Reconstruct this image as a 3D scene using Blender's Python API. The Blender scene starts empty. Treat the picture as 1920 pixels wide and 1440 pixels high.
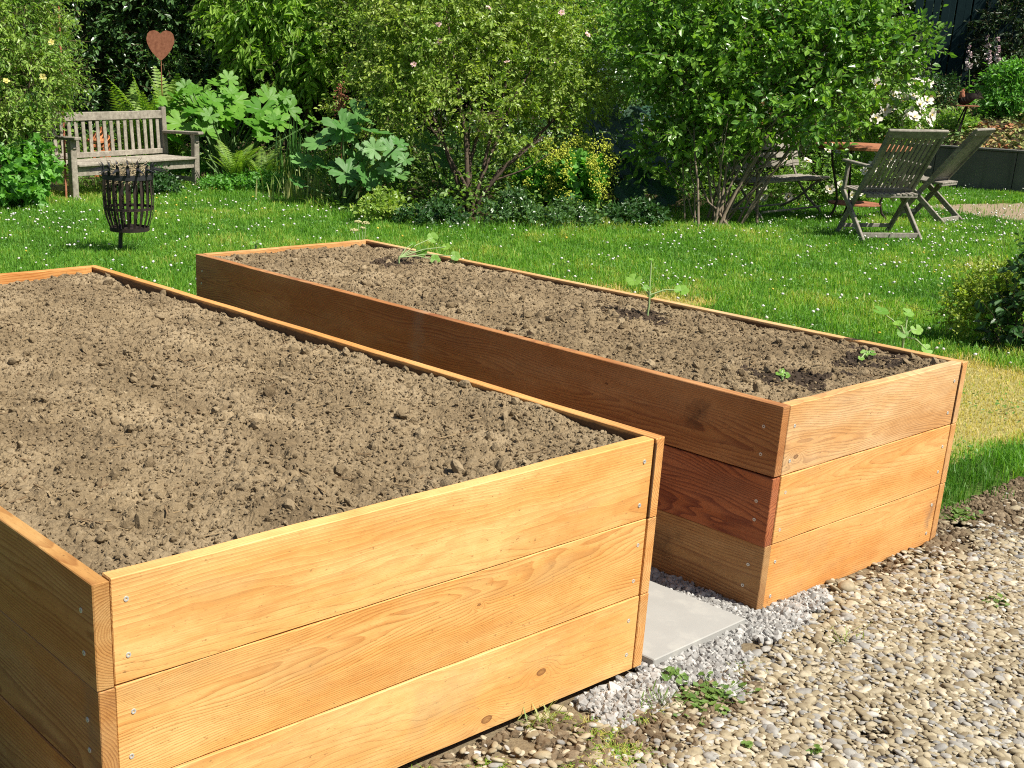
import bpy, math, random
import numpy as np
from mathutils import Matrix, Vector
R = math.radians
TH = .0313
S = bpy.context.scene
COL = S.collection

# ------------------------------------------------------------------ camera
CAM = np.array([-0.82074, -1.71547, 1.42587])
CM = np.array([[0.78031956, 0.18482352, -0.59744594],
               [-0.62492966, 0.26673542, -0.73369962],
               [0.02375505, 0.94588185, 0.32364057]])
FPX, PPX, PPY = 2314.973, 690.798, 897.753


def ray(u, v):
    return CM @ np.array([(u - PPX) / FPX, -(v - PPY) / FPX, -1.0])


def G(u, v, z=0.0):                      # point of the level z seen at a spot of the photograph
    d = ray(u, v)
    return CAM + d * ((z - CAM[2]) / d[2])


def A(u, v, D):                          # point at distance D
    return CAM + ray(u, v) * D


def pix(P):
    q = (np.asarray(P, float) - CAM) @ CM
    return PPX + FPX * q[..., 0] / -q[..., 2], PPY - FPX * q[..., 1] / -q[..., 2], -q[..., 2]


cd = bpy.data.cameras.new('camera')
cam = bpy.data.objects.new('camera', cd)
COL.objects.link(cam)
mw = Matrix.Identity(4)
for i in range(3):
    for j in range(3):
        mw[i][j] = CM[i, j]
    mw[i][3] = CAM[i]
cam.matrix_world = mw
cd.sensor_width = 36
cd.lens = FPX / 1920 * 36
cd.shift_x = (960 - PPX) / 1920
cd.shift_y = (PPY - 720) / 1920
cd.clip_start = 0.05
cd.clip_end = 500
S.camera = cam

# ------------------------------------------------------------------ light
SUN_EL = R(55)
sh = np.array([0.33, -0.944])            # horizontal direction towards the sun
w = bpy.data.worlds.new('World')
S.world = w
w.use_nodes = True
nt = w.node_tree
sky = nt.nodes.new('ShaderNodeTexSky')
sky.sky_type = 'NISHITA'
sky.sun_disc = False
sky.sun_elevation = SUN_EL
sky.sun_rotation = math.atan2(sh[0], sh[1])
sky.air_density = 1.0
sky.dust_density = 1.5
bg = nt.nodes['Background']
bg.inputs[1].default_value = 0.05
nt.links.new(sky.outputs[0], bg.inputs[0])
sl = bpy.data.lights.new('sun', 'SUN')
sl.energy = 4.9
sl.angle = R(0.5)
sl.color = (1.0, 0.94, 0.84)
so = bpy.data.objects.new('sun', sl)
COL.objects.link(so)
sd = Vector((sh[0] * math.cos(SUN_EL), sh[1] * math.cos(SUN_EL), math.sin(SUN_EL)))
so.rotation_euler = sd.to_track_quat('Z', 'Y').to_euler()
so.location = (3, -6, 12)
S.view_settings.view_transform = 'Standard'
S.view_settings.look = 'None'
S.view_settings.exposure = 0.7
S.view_settings.gamma = 1
S.cycles.max_bounces = 8
S.cycles.transmission_bounces = 4
S.cycles.use_denoising = False
S.cycles.filter_width = 1.1


# ------------------------------------------------------------------ object helpers
def tag(o, label=None, cat=None, group=None, kind=None):
    if label: o['label'] = label
    if cat: o['category'] = cat
    if group: o['group'] = group
    if kind: o['kind'] = kind
    return o


def thing(name, label, cat, loc=(0, 0, 0), rz=0.0, group=None):
    o = bpy.data.objects.new(name, None)
    o.empty_display_size = 0.1
    COL.objects.link(o)
    o.location = loc
    o.rotation_euler = (0, 0, rz)
    return tag(o, label, cat, group)


def copy_tree(o, parent=None):
    c = o.copy()
    COL.objects.link(c)
    if parent: c.parent = parent
    for ch in list(o.children):
        copy_tree(ch, c)
    return c


class MB:
    """collects vertices and faces; build() links them as one mesh object"""

    def __init__(s):
        s.v, s.f, s.n, s.mi, s.at = [], [], 0, [], []

    def add(s, V, F, mi=0, at=0.5):
        V = np.asarray(V, float).reshape(-1, 3)
        F = np.asarray(F, int)
        s.v.append(V)
        s.f.append(F + s.n)
        s.n += len(V)
        s.mi.append(np.full(len(F), mi, np.int32))
        s.at.append(np.broadcast_to(np.asarray(at, np.float32), (len(F),)).copy())
        return s

    def build(s, name, mats, parent=None, smooth=False, loc=None):
        me = bpy.data.meshes.new(name)
        V = np.concatenate(s.v)
        if loc is not None: V = V - np.asarray(loc)
        me.vertices.add(len(V))
        me.vertices.foreach_set('co', V.astype(np.float32).ravel())
        li = np.concatenate([f.ravel() for f in s.f]).astype(np.int32)
        ls = np.concatenate([np.full(len(f), f.shape[1], np.int32) for f in s.f if len(f)])
        st = np.concatenate([[0], np.cumsum(ls)[:-1]]).astype(np.int32)
        me.loops.add(len(li))
        me.loops.foreach_set('vertex_index', li)
        me.polygons.add(len(ls))
        me.polygons.foreach_set('loop_start', st)
        me.polygons.foreach_set('loop_total', ls)
        me.polygons.foreach_set('material_index', np.concatenate(s.mi))
        me.polygons.foreach_set('use_smooth', np.full(len(ls), bool(smooth)))
        a = me.attributes.new('v', 'FLOAT', 'FACE')
        a.data.foreach_set('value', np.concatenate(s.at).astype(np.float32))
        me.update(calc_edges=True)
        for m in (mats if isinstance(mats, (list, tuple)) else [mats]):
            me.materials.append(m)
        o = bpy.data.objects.new(name, me)
        COL.objects.link(o)
        if parent: o.parent = parent
        if loc is not None: o.location = tuple(float(x) for x in loc)
        return o

    # ---- shapes
    def beam(s, a, b, wd, th, up=(0, 0, 1), ch=0.004, seg=1, jit=0.0, rng=None, mi=0, at=0.5):
        a, b, up = np.asarray(a, float), np.asarray(b, float), np.asarray(up, float)
        x = b - a
        L = np.linalg.norm(x)
        x = x / L
        y = np.cross(up, x)
        y /= np.linalg.norm(y)
        z = np.cross(x, y)
        hw, ht, c = wd / 2, th / 2, min(ch, wd * .3, th * .3)
        prof = np.array([(-hw + c, -ht), (hw - c, -ht), (hw, -ht + c), (hw, ht - c), (hw - c, ht), (-hw + c, ht), (-hw, ht - c), (-hw, -ht + c)])
        ins = prof * np.array([(hw - c) / hw, (ht - c) / ht])
        st = [(0, ins)] + [(t, prof) for t in np.linspace(c, L - c, seg + 1)] + [(L, ins)]
        V = []
        for k, (t, p) in enumerate(st):
            j = np.zeros(2)
            if jit and rng is not None: j = rng.uniform(-jit, jit, 2)
            for q in p:
                V.append(a + x * t + y * (q[0] + j[0]) + z * (q[1] + j[1]))
        n = len(st)
        F = [(k * 8 + i, k * 8 + (i + 1) % 8, (k + 1) * 8 + (i + 1) % 8, (k + 1) * 8 + i) for k in range(n - 1) for i in range(8)]
        s.add(V, F, mi, at)
        s.add(np.array(V)[:8], [(7, 6, 5, 4, 3, 2, 1, 0)], mi, at)
        s.add(np.array(V)[-8:], [(0, 1, 2, 3, 4, 5, 6, 7)], mi, at)
        return s

    def box(s, lo, hi, ch=0.004, mi=0, at=0.5, **k):
        lo, hi = np.asarray(lo, float), np.asarray(hi, float)
        c = (lo + hi) / 2
        d = hi - lo
        i = int(np.argmax(d))
        a, b = c.copy(), c.copy()
        a[i], b[i] = lo[i], hi[i]
        if i == 0: return s.beam(a, b, d[1], d[2], (0, 0, 1), ch, mi=mi, at=at, **k)
        if i == 1: return s.beam(a, b, d[0], d[2], (0, 0, 1), ch, mi=mi, at=at, **k)
        return s.beam(a, b, d[1], d[0], (1, 0, 0), ch, mi=mi, at=at, **k)

    def tube(s, pts, rad, n=7, mi=0, at=0.5, cap=True):
        P = np.asarray(pts, float)
        m = len(P)
        r = np.broadcast_to(np.asarray(rad, float), (m,)) if np.ndim(rad) else np.full(m, rad)
        T = np.gradient(P, axis=0)
        T /= np.linalg.norm(T, axis=1)[:, None] + 1e-9
        u = np.cross(T[0], (0.3, 0.1, 1.0) if abs(T[0][2]) < .9 else (1, 0, 0))
        V = []
        for k in range(m):
            u = u - T[k] * (u @ T[k])
            u /= np.linalg.norm(u)
            v = np.cross(T[k], u)
            for i in range(n):
                an = 2 * math.pi * i / n
                V.append(P[k] + r[k] * (math.cos(an) * u + math.sin(an) * v))
        F = [(k * n + i, k * n + (i + 1) % n, (k + 1) * n + (i + 1) % n, (k + 1) * n + i) for k in range(m - 1) for i in range(n)]
        s.add(V, F, mi, at)
        if cap:
            V = np.array(V)
            s.add(V[:n], [tuple(range(n))[::-1]], mi, at)
            s.add(V[-n:], [tuple(range(n))], mi, at)
        return s

    def lathe(s, prof, n=24, c=(0, 0, 0), mi=0, at=0.5):
        V = [(c[0] + r * math.cos(2 * math.pi * i / n), c[1] + r * math.sin(2 * math.pi * i / n), c[2] + z) for r, z in prof for i in range(n)]
        F = [(k * n + i, k * n + (i + 1) % n, (k + 1) * n + (i + 1) % n, (k + 1) * n + i) for k in range(len(prof) - 1) for i in range(n)]
        return s.add(V, F, mi, at)

    def inst(s, TV, TF, P, X, Y, Z, mi=0, at=0.5):
        """template copied to many places: rows of P with axes X, Y, Z (already scaled)"""
        TV = np.asarray(TV, float)
        N, k = len(P), len(TV)
        V = (P[:, None, :] + TV[None, :, 0:1] * X[:, None, :] + TV[None, :, 1:2] * Y[:, None, :] + TV[None, :, 2:3] * Z[:, None, :]).reshape(-1, 3)
        at = np.broadcast_to(np.asarray(at, np.float32), (N,))
        off = (np.arange(N) * k)[:, None, None]
        groups = {}
        for f in TF: groups.setdefault(len(f), []).append(f)
        base = s.n
        s.v.append(V)
        s.n += len(V)
        for L, fs in groups.items():
            fa = np.array(fs)
            F = (fa[None] + off).reshape(-1, L) + base
            s.f.append(F)
            s.mi.append(np.full(len(F), mi, np.int32))
            s.at.append(np.repeat(at, len(fs)).astype(np.float32))
        return s


def nrm(a):
    return a / (np.linalg.norm(a, axis=-1, keepdims=True) + 1e-9)


def rnd_dir(rng, n):
    return nrm(rng.normal(size=(n, 3)))


def waves(seed, scale, k=14):            # smooth random field, about -1..1
    g = np.random.default_rng(seed)
    D = nrm(g.normal(size=(k, 3))) * (2 * math.pi / scale) * g.uniform(.5, 1.6, (k, 1))
    ph = g.uniform(0, 6.28, k)
    return lambda P: np.sin(np.asarray(P) @ D.T + ph).sum(-1) / math.sqrt(k) * 1.2


def ico(sub=1):
    t = (1 + 5 ** .5) / 2
    V = [(-1, t, 0), (1, t, 0), (-1, -t, 0), (1, -t, 0), (0, -1, t), (0, 1, t), (0, -1, -t), (0, 1, -t), (t, 0, -1), (t, 0, 1), (-t, 0, -1), (-t, 0, 1)]
    V = [list(np.array(v) / np.linalg.norm(v)) for v in V]
    F = [(0, 11, 5), (0, 5, 1), (0, 1, 7), (0, 7, 10), (0, 10, 11), (1, 5, 9), (5, 11, 4), (11, 10, 2), (10, 7, 6), (7, 1, 8), (3, 9, 4), (3, 4, 2), (3, 2, 6), (3, 6, 8), (3, 8, 9), (4, 9, 5), (2, 4, 11), (6, 2, 10), (8, 6, 7), (9, 8, 1)]
    for _ in range(sub):
        mid, nf = {}, []

        def m(a, b):
            k = (min(a, b), max(a, b))
            if k not in mid:
                p = (np.array(V[a]) + np.array(V[b]))
                V.append(list(p / np.linalg.norm(p)))
                mid[k] = len(V) - 1
            return mid[k]
        for a, b, c in F:
            x, y, z = m(a, b), m(b, c), m(c, a)
            nf += [(a, x, z), (b, y, x), (c, z, y), (x, y, z)]
        F = nf
    return np.array(V), F


# ------------------------------------------------------------------ material helpers
class N:
    def __init__(s, name):
        s.m = bpy.data.materials.new(name)
        s.m.use_nodes = True
        s.t = s.m.node_tree
        s.p = s.t.nodes['Principled BSDF']
        s.out = s.t.nodes['Material Output']

    def n(s, typ, **kw):
        x = s.t.nodes.new(typ)
        for k, v in kw.items(): setattr(x, k, v)
        return x

    def link(s, a, b):
        s.t.links.new(a, b)

    def val(s, sock, v):
        if isinstance(v, bpy.types.NodeSocket): s.link(v, sock)
        else: sock.default_value = v

    def math(s, op, a, b=0.0, c=0.0, clamp=False):
        x = s.n('ShaderNodeMath', operation=op, use_clamp=clamp)
        s.val(x.inputs[0], a)
        s.val(x.inputs[1], b)
        s.val(x.inputs[2], c)
        return x.outputs[0]

    def mix(s, f, a, b, typ='MIX'):
        x = s.n('ShaderNodeMix', data_type='RGBA', blend_type=typ)
        s.val(x.inputs[0], f)
        for i, c in ((6, a), (7, b)):
            s.val(x.inputs[i], c if isinstance(c, bpy.types.NodeSocket) else (*c[:3], 1))
        return x.outputs[2]

    def noise(s, vec, scale, det=3, rough=.55, dist=0.0):
        x = s.n('ShaderNodeTexNoise')
        s.link(vec, x.inputs['Vector'])
        x.inputs['Scale'].default_value = scale
        x.inputs['Detail'].default_value = det
        x.inputs['Roughness'].default_value = rough
        x.inputs['Distortion'].default_value = dist
        return x.outputs[0]

    def ramp(s, f, stops):
        x = s.n('ShaderNodeValToRGB')
        e = x.color_ramp.elements
        while len(e) < len(stops): e.new(0.5)
        for i, (p, c) in enumerate(stops):
            e[i].position = p
            e[i].color = (*c[:3], 1) if np.ndim(c) else (c, c, c, 1)
        s.link(f, x.inputs[0])
        return x.outputs[0]

    def obj(s):
        return s.n('ShaderNodeTexCoord').outputs['Object']

    def mapping(s, vec, sc=(1, 1, 1), loc=(0, 0, 0), rot=(0, 0, 0)):
        x = s.n('ShaderNodeMapping')
        s.link(vec, x.inputs[0])
        x.inputs['Scale'].default_value = sc
        x.inputs['Location'].default_value = loc
        x.inputs['Rotation'].default_value = rot
        return x.outputs[0]

    def attr(s):
        return s.n('ShaderNodeAttribute', attribute_name='v').outputs['Fac']

    def bump(s, h, dist=.002, st=.6):
        x = s.n('ShaderNodeBump')
        x.inputs['Strength'].default_value = st
        x.inputs['Distance'].default_value = dist
        s.link(h, x.inputs['Height'])
        s.link(x.outputs[0], s.p.inputs['Normal'])

    def base(s, c, rough=.7, spec=.4, metal=0.0):
        s.val(s.p.inputs['Base Color'], c if isinstance(c, bpy.types.NodeSocket) else (*c, 1))
        s.val(s.p.inputs['Roughness'], rough)
        s.p.inputs['Specular IOR Level'].default_value = spec
        s.p.inputs['Metallic'].default_value = metal
        return s.m


def leaf_mat(name, c1, c2, c3=None, trans=.3, rough=.42, spec=.45, scale=3.0):
    """c1..c2 vary leaf by leaf, c3 in wide patches"""
    n = N(name)
    a = n.attr()
    c = n.mix(a, c1, c2)
    if c3:
        nz = n.noise(n.obj(), scale, 2)
        c = n.mix(n.ramp(nz, [(.45, 0.), (.62, 1.)]), c, c3)
    n.base(c, rough, spec)
    t = n.n('ShaderNodeBsdfTranslucent')
    tc = n.mix(1.0, c, (1.25, 1.35, .45), 'MULTIPLY')
    n.link(tc, t.inputs[0])
    mx = n.n('ShaderNodeMixShader')
    mx.inputs[0].default_value = trans
    n.link(n.p.outputs[0], mx.inputs[1])
    n.link(t.outputs[0], mx.inputs[2])
    n.link(mx.outputs[0], n.out.inputs[0])
    return n.m


def wood_mat(name, light, dark, seed, center=(0.0, -.06), tilt=(.02, .01), spacing=.006, warp=.012, contrast=.8, knots=(), stains=(), figure=1.0, grey=0.0, inner=None):
    """sawn softwood: growth rings round an axis that runs nearly along the board (local x)"""
    g = random.Random(seed)
    n = N(name)
    co = n.obj()
    sx = n.n('ShaderNodeSeparateXYZ')
    n.link(co, sx.inputs[0])
    X, Y, Z = sx.outputs
    lng = n.mapping(co, (1.1, 6, 6), (g.uniform(0, 50), g.uniform(0, 50), 0))
    n1 = n.math('SUBTRACT', n.noise(lng, 1.0, 2), .5)
    n2 = n.math('SUBTRACT', n.noise(n.mapping(co, (2.2, 14, 14), (g.uniform(0, 50), 9, 3)), 1.0, 2), .5)
    a = n.math('SUBTRACT', Z, center[0])
    a = n.math('ADD', a, n.math('MULTIPLY', X, tilt[0]))
    a = n.math('ADD', a, n.math('MULTIPLY', n1, warp * 6))
    b = n.math('SUBTRACT', Y, center[1])
    b = n.math('ADD', b, n.math('MULTIPLY', X, tilt[1]))
    b = n.math('ADD', b, n.math('MULTIPLY', n2, warp * 2))
    rr = n.math('SQRT', n.math('ADD', n.math('MULTIPLY', a, a), n.math('MULTIPLY', b, b)))
    kmask = None
    for (kx, ky, kz, kr) in knots:
        d = n.n('ShaderNodeVectorMath', operation='DISTANCE')
        n.link(n.mapping(co, (.55, .2, 1)), d.inputs[0])
        d.inputs[1].default_value = (kx * .55, ky * .2, kz)
        e = n.math('EXPONENT', n.math('MULTIPLY', n.math('POWER', n.math('DIVIDE', d.outputs['Value'], kr * 2.2), 2.0), -1.0))
        rr = n.math('ADD', rr, n.math('MULTIPLY', e, spacing * 4.5))
        k = n.ramp(n.math('DIVIDE', d.outputs['Value'], kr), [(.0, .55), (.55, .75), (.7, 1.), (.85, 0.)])
        kmask = k if kmask is None else n.math('MAXIMUM', kmask, k)
    fr = n.math('FRACT', n.math('DIVIDE', rr, spacing))
    ring = n.ramp(fr, [(0., .08), (.4, .15), (.78, .8), (.92, 1.), (1., .08)])
    big = n.noise(n.mapping(co, (1.6, 9, 5), (g.uniform(0, 50), 0, 0)), 1.0, 3)
    fib = n.noise(n.mapping(co, (5, 330, 330), (g.uniform(0, 9), 0, 0)), 1.0, 2, .6)
    f = n.math('MULTIPLY', ring, contrast * figure)
    f = n.math('ADD', f, n.math('MULTIPLY', n.math('SUBTRACT', fib, .5), .8))
    f = n.math('ADD', f, n.math('MULTIPLY', n.math('SUBTRACT', big, .5), 1.5), clamp=True)
    c = n.mix(f, light, dark)
    zn = n.noise(n.mapping(co, (1.3, 3, 8), (g.uniform(0, 40), 3, g.uniform(0, 9))), 1.0, 3, .6)
    c = n.mix(n.ramp(zn, [(.40, 0.), (.60, .85)]), c, n.mix(1.0, c, (.90, .74, .54), 'MULTIPLY'))
    mo = n.noise(n.mapping(co, (16, 40, 46), (g.uniform(0, 40), 3, 0)), 1.0, 4, .65)
    c = n.mix(n.ramp(mo, [(.42, .55), (.62, 0.)]), c, n.mix(1.0, c, (.84, .76, .66), 'MULTIPLY'))
    sp = n.noise(n.mapping(co, (60, 90, 110)), 1.0, 2)                       # specks and small resin marks
    c = n.mix(n.ramp(sp, [(.70, 0.), (.76, .7)]), c, tuple(x * .45 for x in dark))
    po = n.noise(n.mapping(co, (75, 420, 420), (g.uniform(0, 9), 7, 3)), 1.0, 2)      # short dark pores
    c = n.mix(n.ramp(po, [(.63, 0.), (.70, .5)]), c, tuple(x * .6 for x in dark))
    pale = n.noise(n.mapping(co, (2.5, 3, 7), (g.uniform(0, 30), 5, 5)), 1.0, 4)
    c = n.mix(n.ramp(pale, [(.52, 0.), (.75, .35)]), c, tuple(min(1, x * 1.2) for x in light))
    gr = n.noise(n.mapping(co, (3.1, 4, 9), (g.uniform(0, 30), 2, 8)), 1.0, 4)
    c = n.mix(n.ramp(gr, [(.55, 0.), (.75, .45 + grey)]), c, (light[0] * .55, light[1] * .62, light[2] * .75))
    if kmask is not None: c = n.mix(kmask, c, (dark[0] * .35, dark[1] * .28, dark[2] * .25))
    for (x0, x1, z0, z1, amt, col) in stains:
        wob = n.math('MULTIPLY', n.math('SUBTRACT', n.noise(co, 16, 5), .5), .11)
        mx = n.math('SUBTRACT', (x1 - x0) / 2, n.math('ABSOLUTE', n.math('ADD', wob, n.math('SUBTRACT', X, (x0 + x1) / 2))))
        mz = n.math('SUBTRACT', (z1 - z0) / 2, n.math('ABSOLUTE', n.math('ADD', wob, n.math('SUBTRACT', Z, (z0 + z1) / 2))))
        m = n.math('MULTIPLY', n.math('MINIMUM', mx, mz), 26.0, clamp=True)
        m = n.math('MULTIPLY', m, n.math('MULTIPLY', n.noise(co, 30, 3), amt * 1.6), clamp=True)
        c = n.mix(m, c, col)
    if inner:                                        # soil side of the board: its shade is put into the colour
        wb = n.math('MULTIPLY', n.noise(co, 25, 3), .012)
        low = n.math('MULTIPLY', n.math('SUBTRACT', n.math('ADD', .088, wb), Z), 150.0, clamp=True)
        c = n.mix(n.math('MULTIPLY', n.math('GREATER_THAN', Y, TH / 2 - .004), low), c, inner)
    n.base(c, n.math('ADD', .5, n.math('MULTIPLY', fib, .3)), .3)
    n.bump(n.math('ADD', n.math('MULTIPLY', fib, .8), n.math('MULTIPLY', ring, .5)), .0012, .5)
    return n.m


def old_teak(name, c1, c2, lichen=.5):
    n = N(name)
    co = n.obj()
    f1 = n.noise(n.mapping(co, (30, 30, 30)), 1.0, 5, .65)
    f2 = n.noise(n.mapping(co, (4, 4, 4)), 1.0, 3)
    c = n.mix(n.ramp(f1, [(.3, 0.), (.7, 1.)]), c1, c2)
    c = n.mix(n.ramp(f2, [(.4, 0.), (.65, .5)]), c, tuple(x * .6 for x in c1))
    li = n.noise(co, 55, 3)
    c = n.mix(n.ramp(li, [(.62, 0.), (.68, lichen)]), c, (.42, .42, .34))
    n.base(c, .85, .2)
    n.bump(f1, .002, .6)
    return n.m


def rust_mat(name, c1, c2):
    n = N(name)
    co = n.obj()
    f = n.noise(co, 28, 5, .65)
    c = n.mix(n.ramp(f, [(.35, 0.), (.65, 1.)]), c1, c2)
    n.base(c, .85, .25)
    n.bump(n.noise(co, 160, 3), .001, .5)
    return n.m


def plain(name, c1, c2, scale=20, rough=.7, spec=.3, metal=0.0, bump=.001, bs=80):
    n = N(name)
    co = n.obj()
    c = n.mix(n.noise(co, scale, 4), c1, c2)
    n.base(c, rough, spec, metal)
    if bump: n.bump(n.noise(co, bs, 3), bump, .5)
    return n.m


def attr_mat(name, c1, c2, c3=None, rough=.8, spec=.3, ns=90, nb=.0015, bs=300):
    """colour varies piece by piece"""
    n = N(name)
    a = n.attr()
    st = [(0., c1), (.55, c2)] + ([(1., c3)] if c3 else [])
    c = n.ramp(a, st)
    co = n.obj()
    f = n.noise(co, ns, 3)
    c = n.mix(n.ramp(f, [(.3, .45), (.7, 0.)]), c, (.09, .07, .05))
    n.base(c, rough, spec)
    n.bump(n.noise(co, bs, 3), nb, .5)
    return n.m


# ================================================================== setting
GZ = -0.025
rng = np.random.default_rng(7)


def inpoly(x, y, poly):
    poly = np.asarray(poly, float)
    r = np.zeros(np.shape(x), bool)
    j = len(poly) - 1
    for i in range(len(poly)):
        xi, yi, xj, yj = *poly[i], *poly[j]
        c = ((yi > y) != (yj > y)) & (x < (xj - xi) * (y - yi) / (yj - yi + 1e-12) + xi)
        r ^= c
        j = i
    return r


def sheet(name, xs, ys, zf, mat, kind='structure', mask=None):
    X, Y = np.meshgrid(xs, ys)
    V = np.stack([X, Y, zf(X, Y)], -1).reshape(-1, 3)
    nx, ny = len(xs), len(ys)
    i = (np.arange(ny - 1)[:, None] * nx + np.arange(nx - 1)).ravel()
    F = np.stack([i, i + 1, i + nx + 1, i + nx], 1)
    if mask is not None:
        c = V[F].mean(1)
        F = F[mask(c[:, 0], c[:, 1])]
    o = MB().add(V, F).build(name, mat, smooth=True)
    o['kind'] = kind
    return o


# --- materials of the ground
n = N('earth')
co = n.obj()
c = n.mix(n.noise(co, 1.3, 4), (.030, .026, .012), (.052, .040, .020))
c = n.mix(n.ramp(n.noise(co, 40, 4), [(.4, 0.), (.7, .6)]), c, (.085, .062, .036))
M_earth = n.base(c, .95, .1)
n.bump(n.noise(co, 60, 4), .01, .7)
n = N('lawn_soil')
co = n.obj()
c = n.mix(n.noise(co, 2.3, 4), (.05, .11, .018), (.085, .14, .025))
c = n.mix(n.ramp(n.noise(co, 55, 4), [(.45, 0.), (.7, .6)]), c, (.07, .06, .03))
M_lawn = n.base(c, .95, .1)
n = N('drive_earth')
co = n.obj()
c = n.mix(n.noise(co, 5, 4), (.16, .125, .075), (.23, .185, .115))
c = n.mix(n.ramp(n.noise(co, 90, 4), [(.4, 0.), (.7, .7)]), c, (.10, .075, .05))
M_drive = n.base(c, .95, .15)
n.bump(n.noise(co, 130, 4), .006, .8)
n = N('path_grit')
co = n.obj()
c = n.mix(n.noise(co, 6, 4), (.26, .20, .13), (.36, .29, .20))
c = n.mix(n.ramp(n.noise(co, 110, 3), [(.4, 0.), (.7, .6)]), c, (.14, .10, .07))
M_path = n.base(c, .95, .15)
n.bump(n.noise(co, 120, 3), .006, .8)

NW = waves(3, 1.7)
LAND = [(2.5, 1.2), (40, 40)]
o = sheet('ground', np.r_[-90, -40, -15, -6, np.arange(-4, 24, .5), 30, 60, 120], np.r_[-90, -40, -15, -6, np.arange(-4, 26, .5), 40, 70, 130],
          lambda x, y: np.full_like(x, GZ - .012), M_earth)

BU = [-400, -100, 120, 366, 540, 575, 620, 700, 900, 1100, 1240, 1330, 1420, 1560, 1745, 1920, 2200]
BV = [440, 402, 362, 350, 343, 385, 402, 414, 430, 424, 408, 396, 385, 372, 347, 362, 380]


def lawn_ok(x, y, jit=0.0):
    u, v, d = pix(np.stack([x, y, np.full_like(x, GZ)], -1))
    return (v > np.interp(u, BU, BV) + jit) & (d > 0.5)


def path_ok(x, y):
    u, v, d = pix(np.stack([x, y, np.full_like(x, GZ)], -1))
    t = np.interp(u, [1690, 1760, 1920, 2100], [398, 384, 382, 384])
    b = np.interp(u, [1690, 1760, 1920, 2100], [398, 396, 418, 430])
    return (v > t) & (v < b)


W1, L1, TH, HB = 1.4706, 2.8852, .0313, .6
X2, Y2, Z2, A2, W2, L2 = 2.0165, .0404, -.0236, -.0112, .9706, 3.0284


def in_beds(x, y, m=0.0):
    a = (x > -m) & (x < W1 + m) & (y > -m) & (y < L1 + m)
    dx, dy = x - X2, y - Y2
    lx, ly = dx * math.cos(A2) + dy * math.sin(A2), -dx * math.sin(A2) + dy * math.cos(A2)
    return a | ((lx > -m) & (lx < W2 + m) & (ly > -m) & (ly < L2 + m))


sheet('lawn', np.arange(-3, 20, .2), np.arange(.1, 22, .2), lambda x, y: np.full_like(x, GZ - .004),
      M_lawn, mask=lambda x, y: lawn_ok(x, y) & ((x > 3.1) | (y > 1.0)))
sheet('gravel_drive', np.arange(-8, 9.01, .12), np.arange(-8, .32, .12),
      lambda x, y: GZ - .001 + .004 * NW(np.stack([x * 3, y * 3, x * 0], -1)), M_drive, mask=lambda x, y: (y < .1) | (x < 3.2))
sheet('garden_path', np.arange(10.5, 17, .1), np.arange(1.5, 7, .1), lambda x, y: np.full_like(x, GZ + .004), M_path, mask=path_ok)


# ================================================================== raised beds
def board_mesh(L, h, seed):
    return MB().beam((0, 0, 0), (L, 0, 0), TH, h, (0, 0, 1), ch=.0016, seg=14, jit=.0009, rng=np.random.default_rng(seed))


M_zinc = plain('zinc', (.5, .52, .5), (.68, .68, .64), 300, .42, .5, .45, 0)
M_hole = plain('socket', (.015, .015, .015), (.03, .03, .03), 50, .7, .2, 0, 0)
scr = MB().lathe([(.0001, -.0006), (.0018, -.0006), (.0021, .0012), (.0047, .0014), (.0051, .0004), (.0051, -.002)], 14)
scr.mi[0][:14] = 1
V = scr.v[0]
scr.v[0] = np.stack([V[:, 0], -V[:, 2], V[:, 1]], 1)
screw0 = scr.build('screw', [M_zinc, M_hole])
screw_used = [False]


def screw(board, x, z):
    if screw_used[0]:
        s = screw0.copy()
        COL.objects.link(s)
    else:
        s = screw0
        screw_used[0] = True
    s.parent = board
    s.location = (x, -TH / 2, z)
    s.rotation_euler = (0, (x * 977 + z * 3111) % 6.28, 0)


def raised_bed(label, loc, rz, W, L, tones, seed):
    root = thing('raised_bed', label, 'raised bed', loc, rz)
    h = HB / 3
    g = np.random.default_rng(seed)
    gap = .0022
    for k in range(3):                    # from the bottom up
        zc = h * (k + .5)
        off = g.uniform(-.0018, .0018, 4)
        for side in ('front', 'left', 'right', 'back'):
            ln = {'front': W - 2 * TH - .006, 'back': W - 2 * TH - .006, 'left': L, 'right': L}[side]
            bm = board_mesh(ln, h - gap, seed * 50 + k * 4 + len(side))
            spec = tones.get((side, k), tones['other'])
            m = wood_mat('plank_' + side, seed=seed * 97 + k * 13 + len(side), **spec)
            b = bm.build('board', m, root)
            if side == 'front': b.location, r = (TH + .003, TH / 2 + .0025 + off[0], zc), 0
            if side == 'left': b.location, r = (TH / 2 + off[1], L, zc), -math.pi / 2
            if side == 'right': b.location, r = (W - TH / 2 + off[2], 0, zc), math.pi / 2
            if side == 'back': b.location, r = (W - TH - .003, L - TH / 2 - .002, zc), math.pi
            b.rotation_euler = (0, g.uniform(-.0006, .0006), r)
            if 'label' in spec: pass
            if side == 'front':
                for x in (.03, ln - .028):
                    for dz in (.045, -.05): screw(b, x + g.uniform(-.006, .006), dz + g.uniform(-.015, .015))
            if side == 'left':
                for x in (L - .05, .05):
                    for dz in (.035, -.035): screw(b, x + g.uniform(-.008, .008), dz + g.uniform(-.012, .012))
    return root


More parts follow.
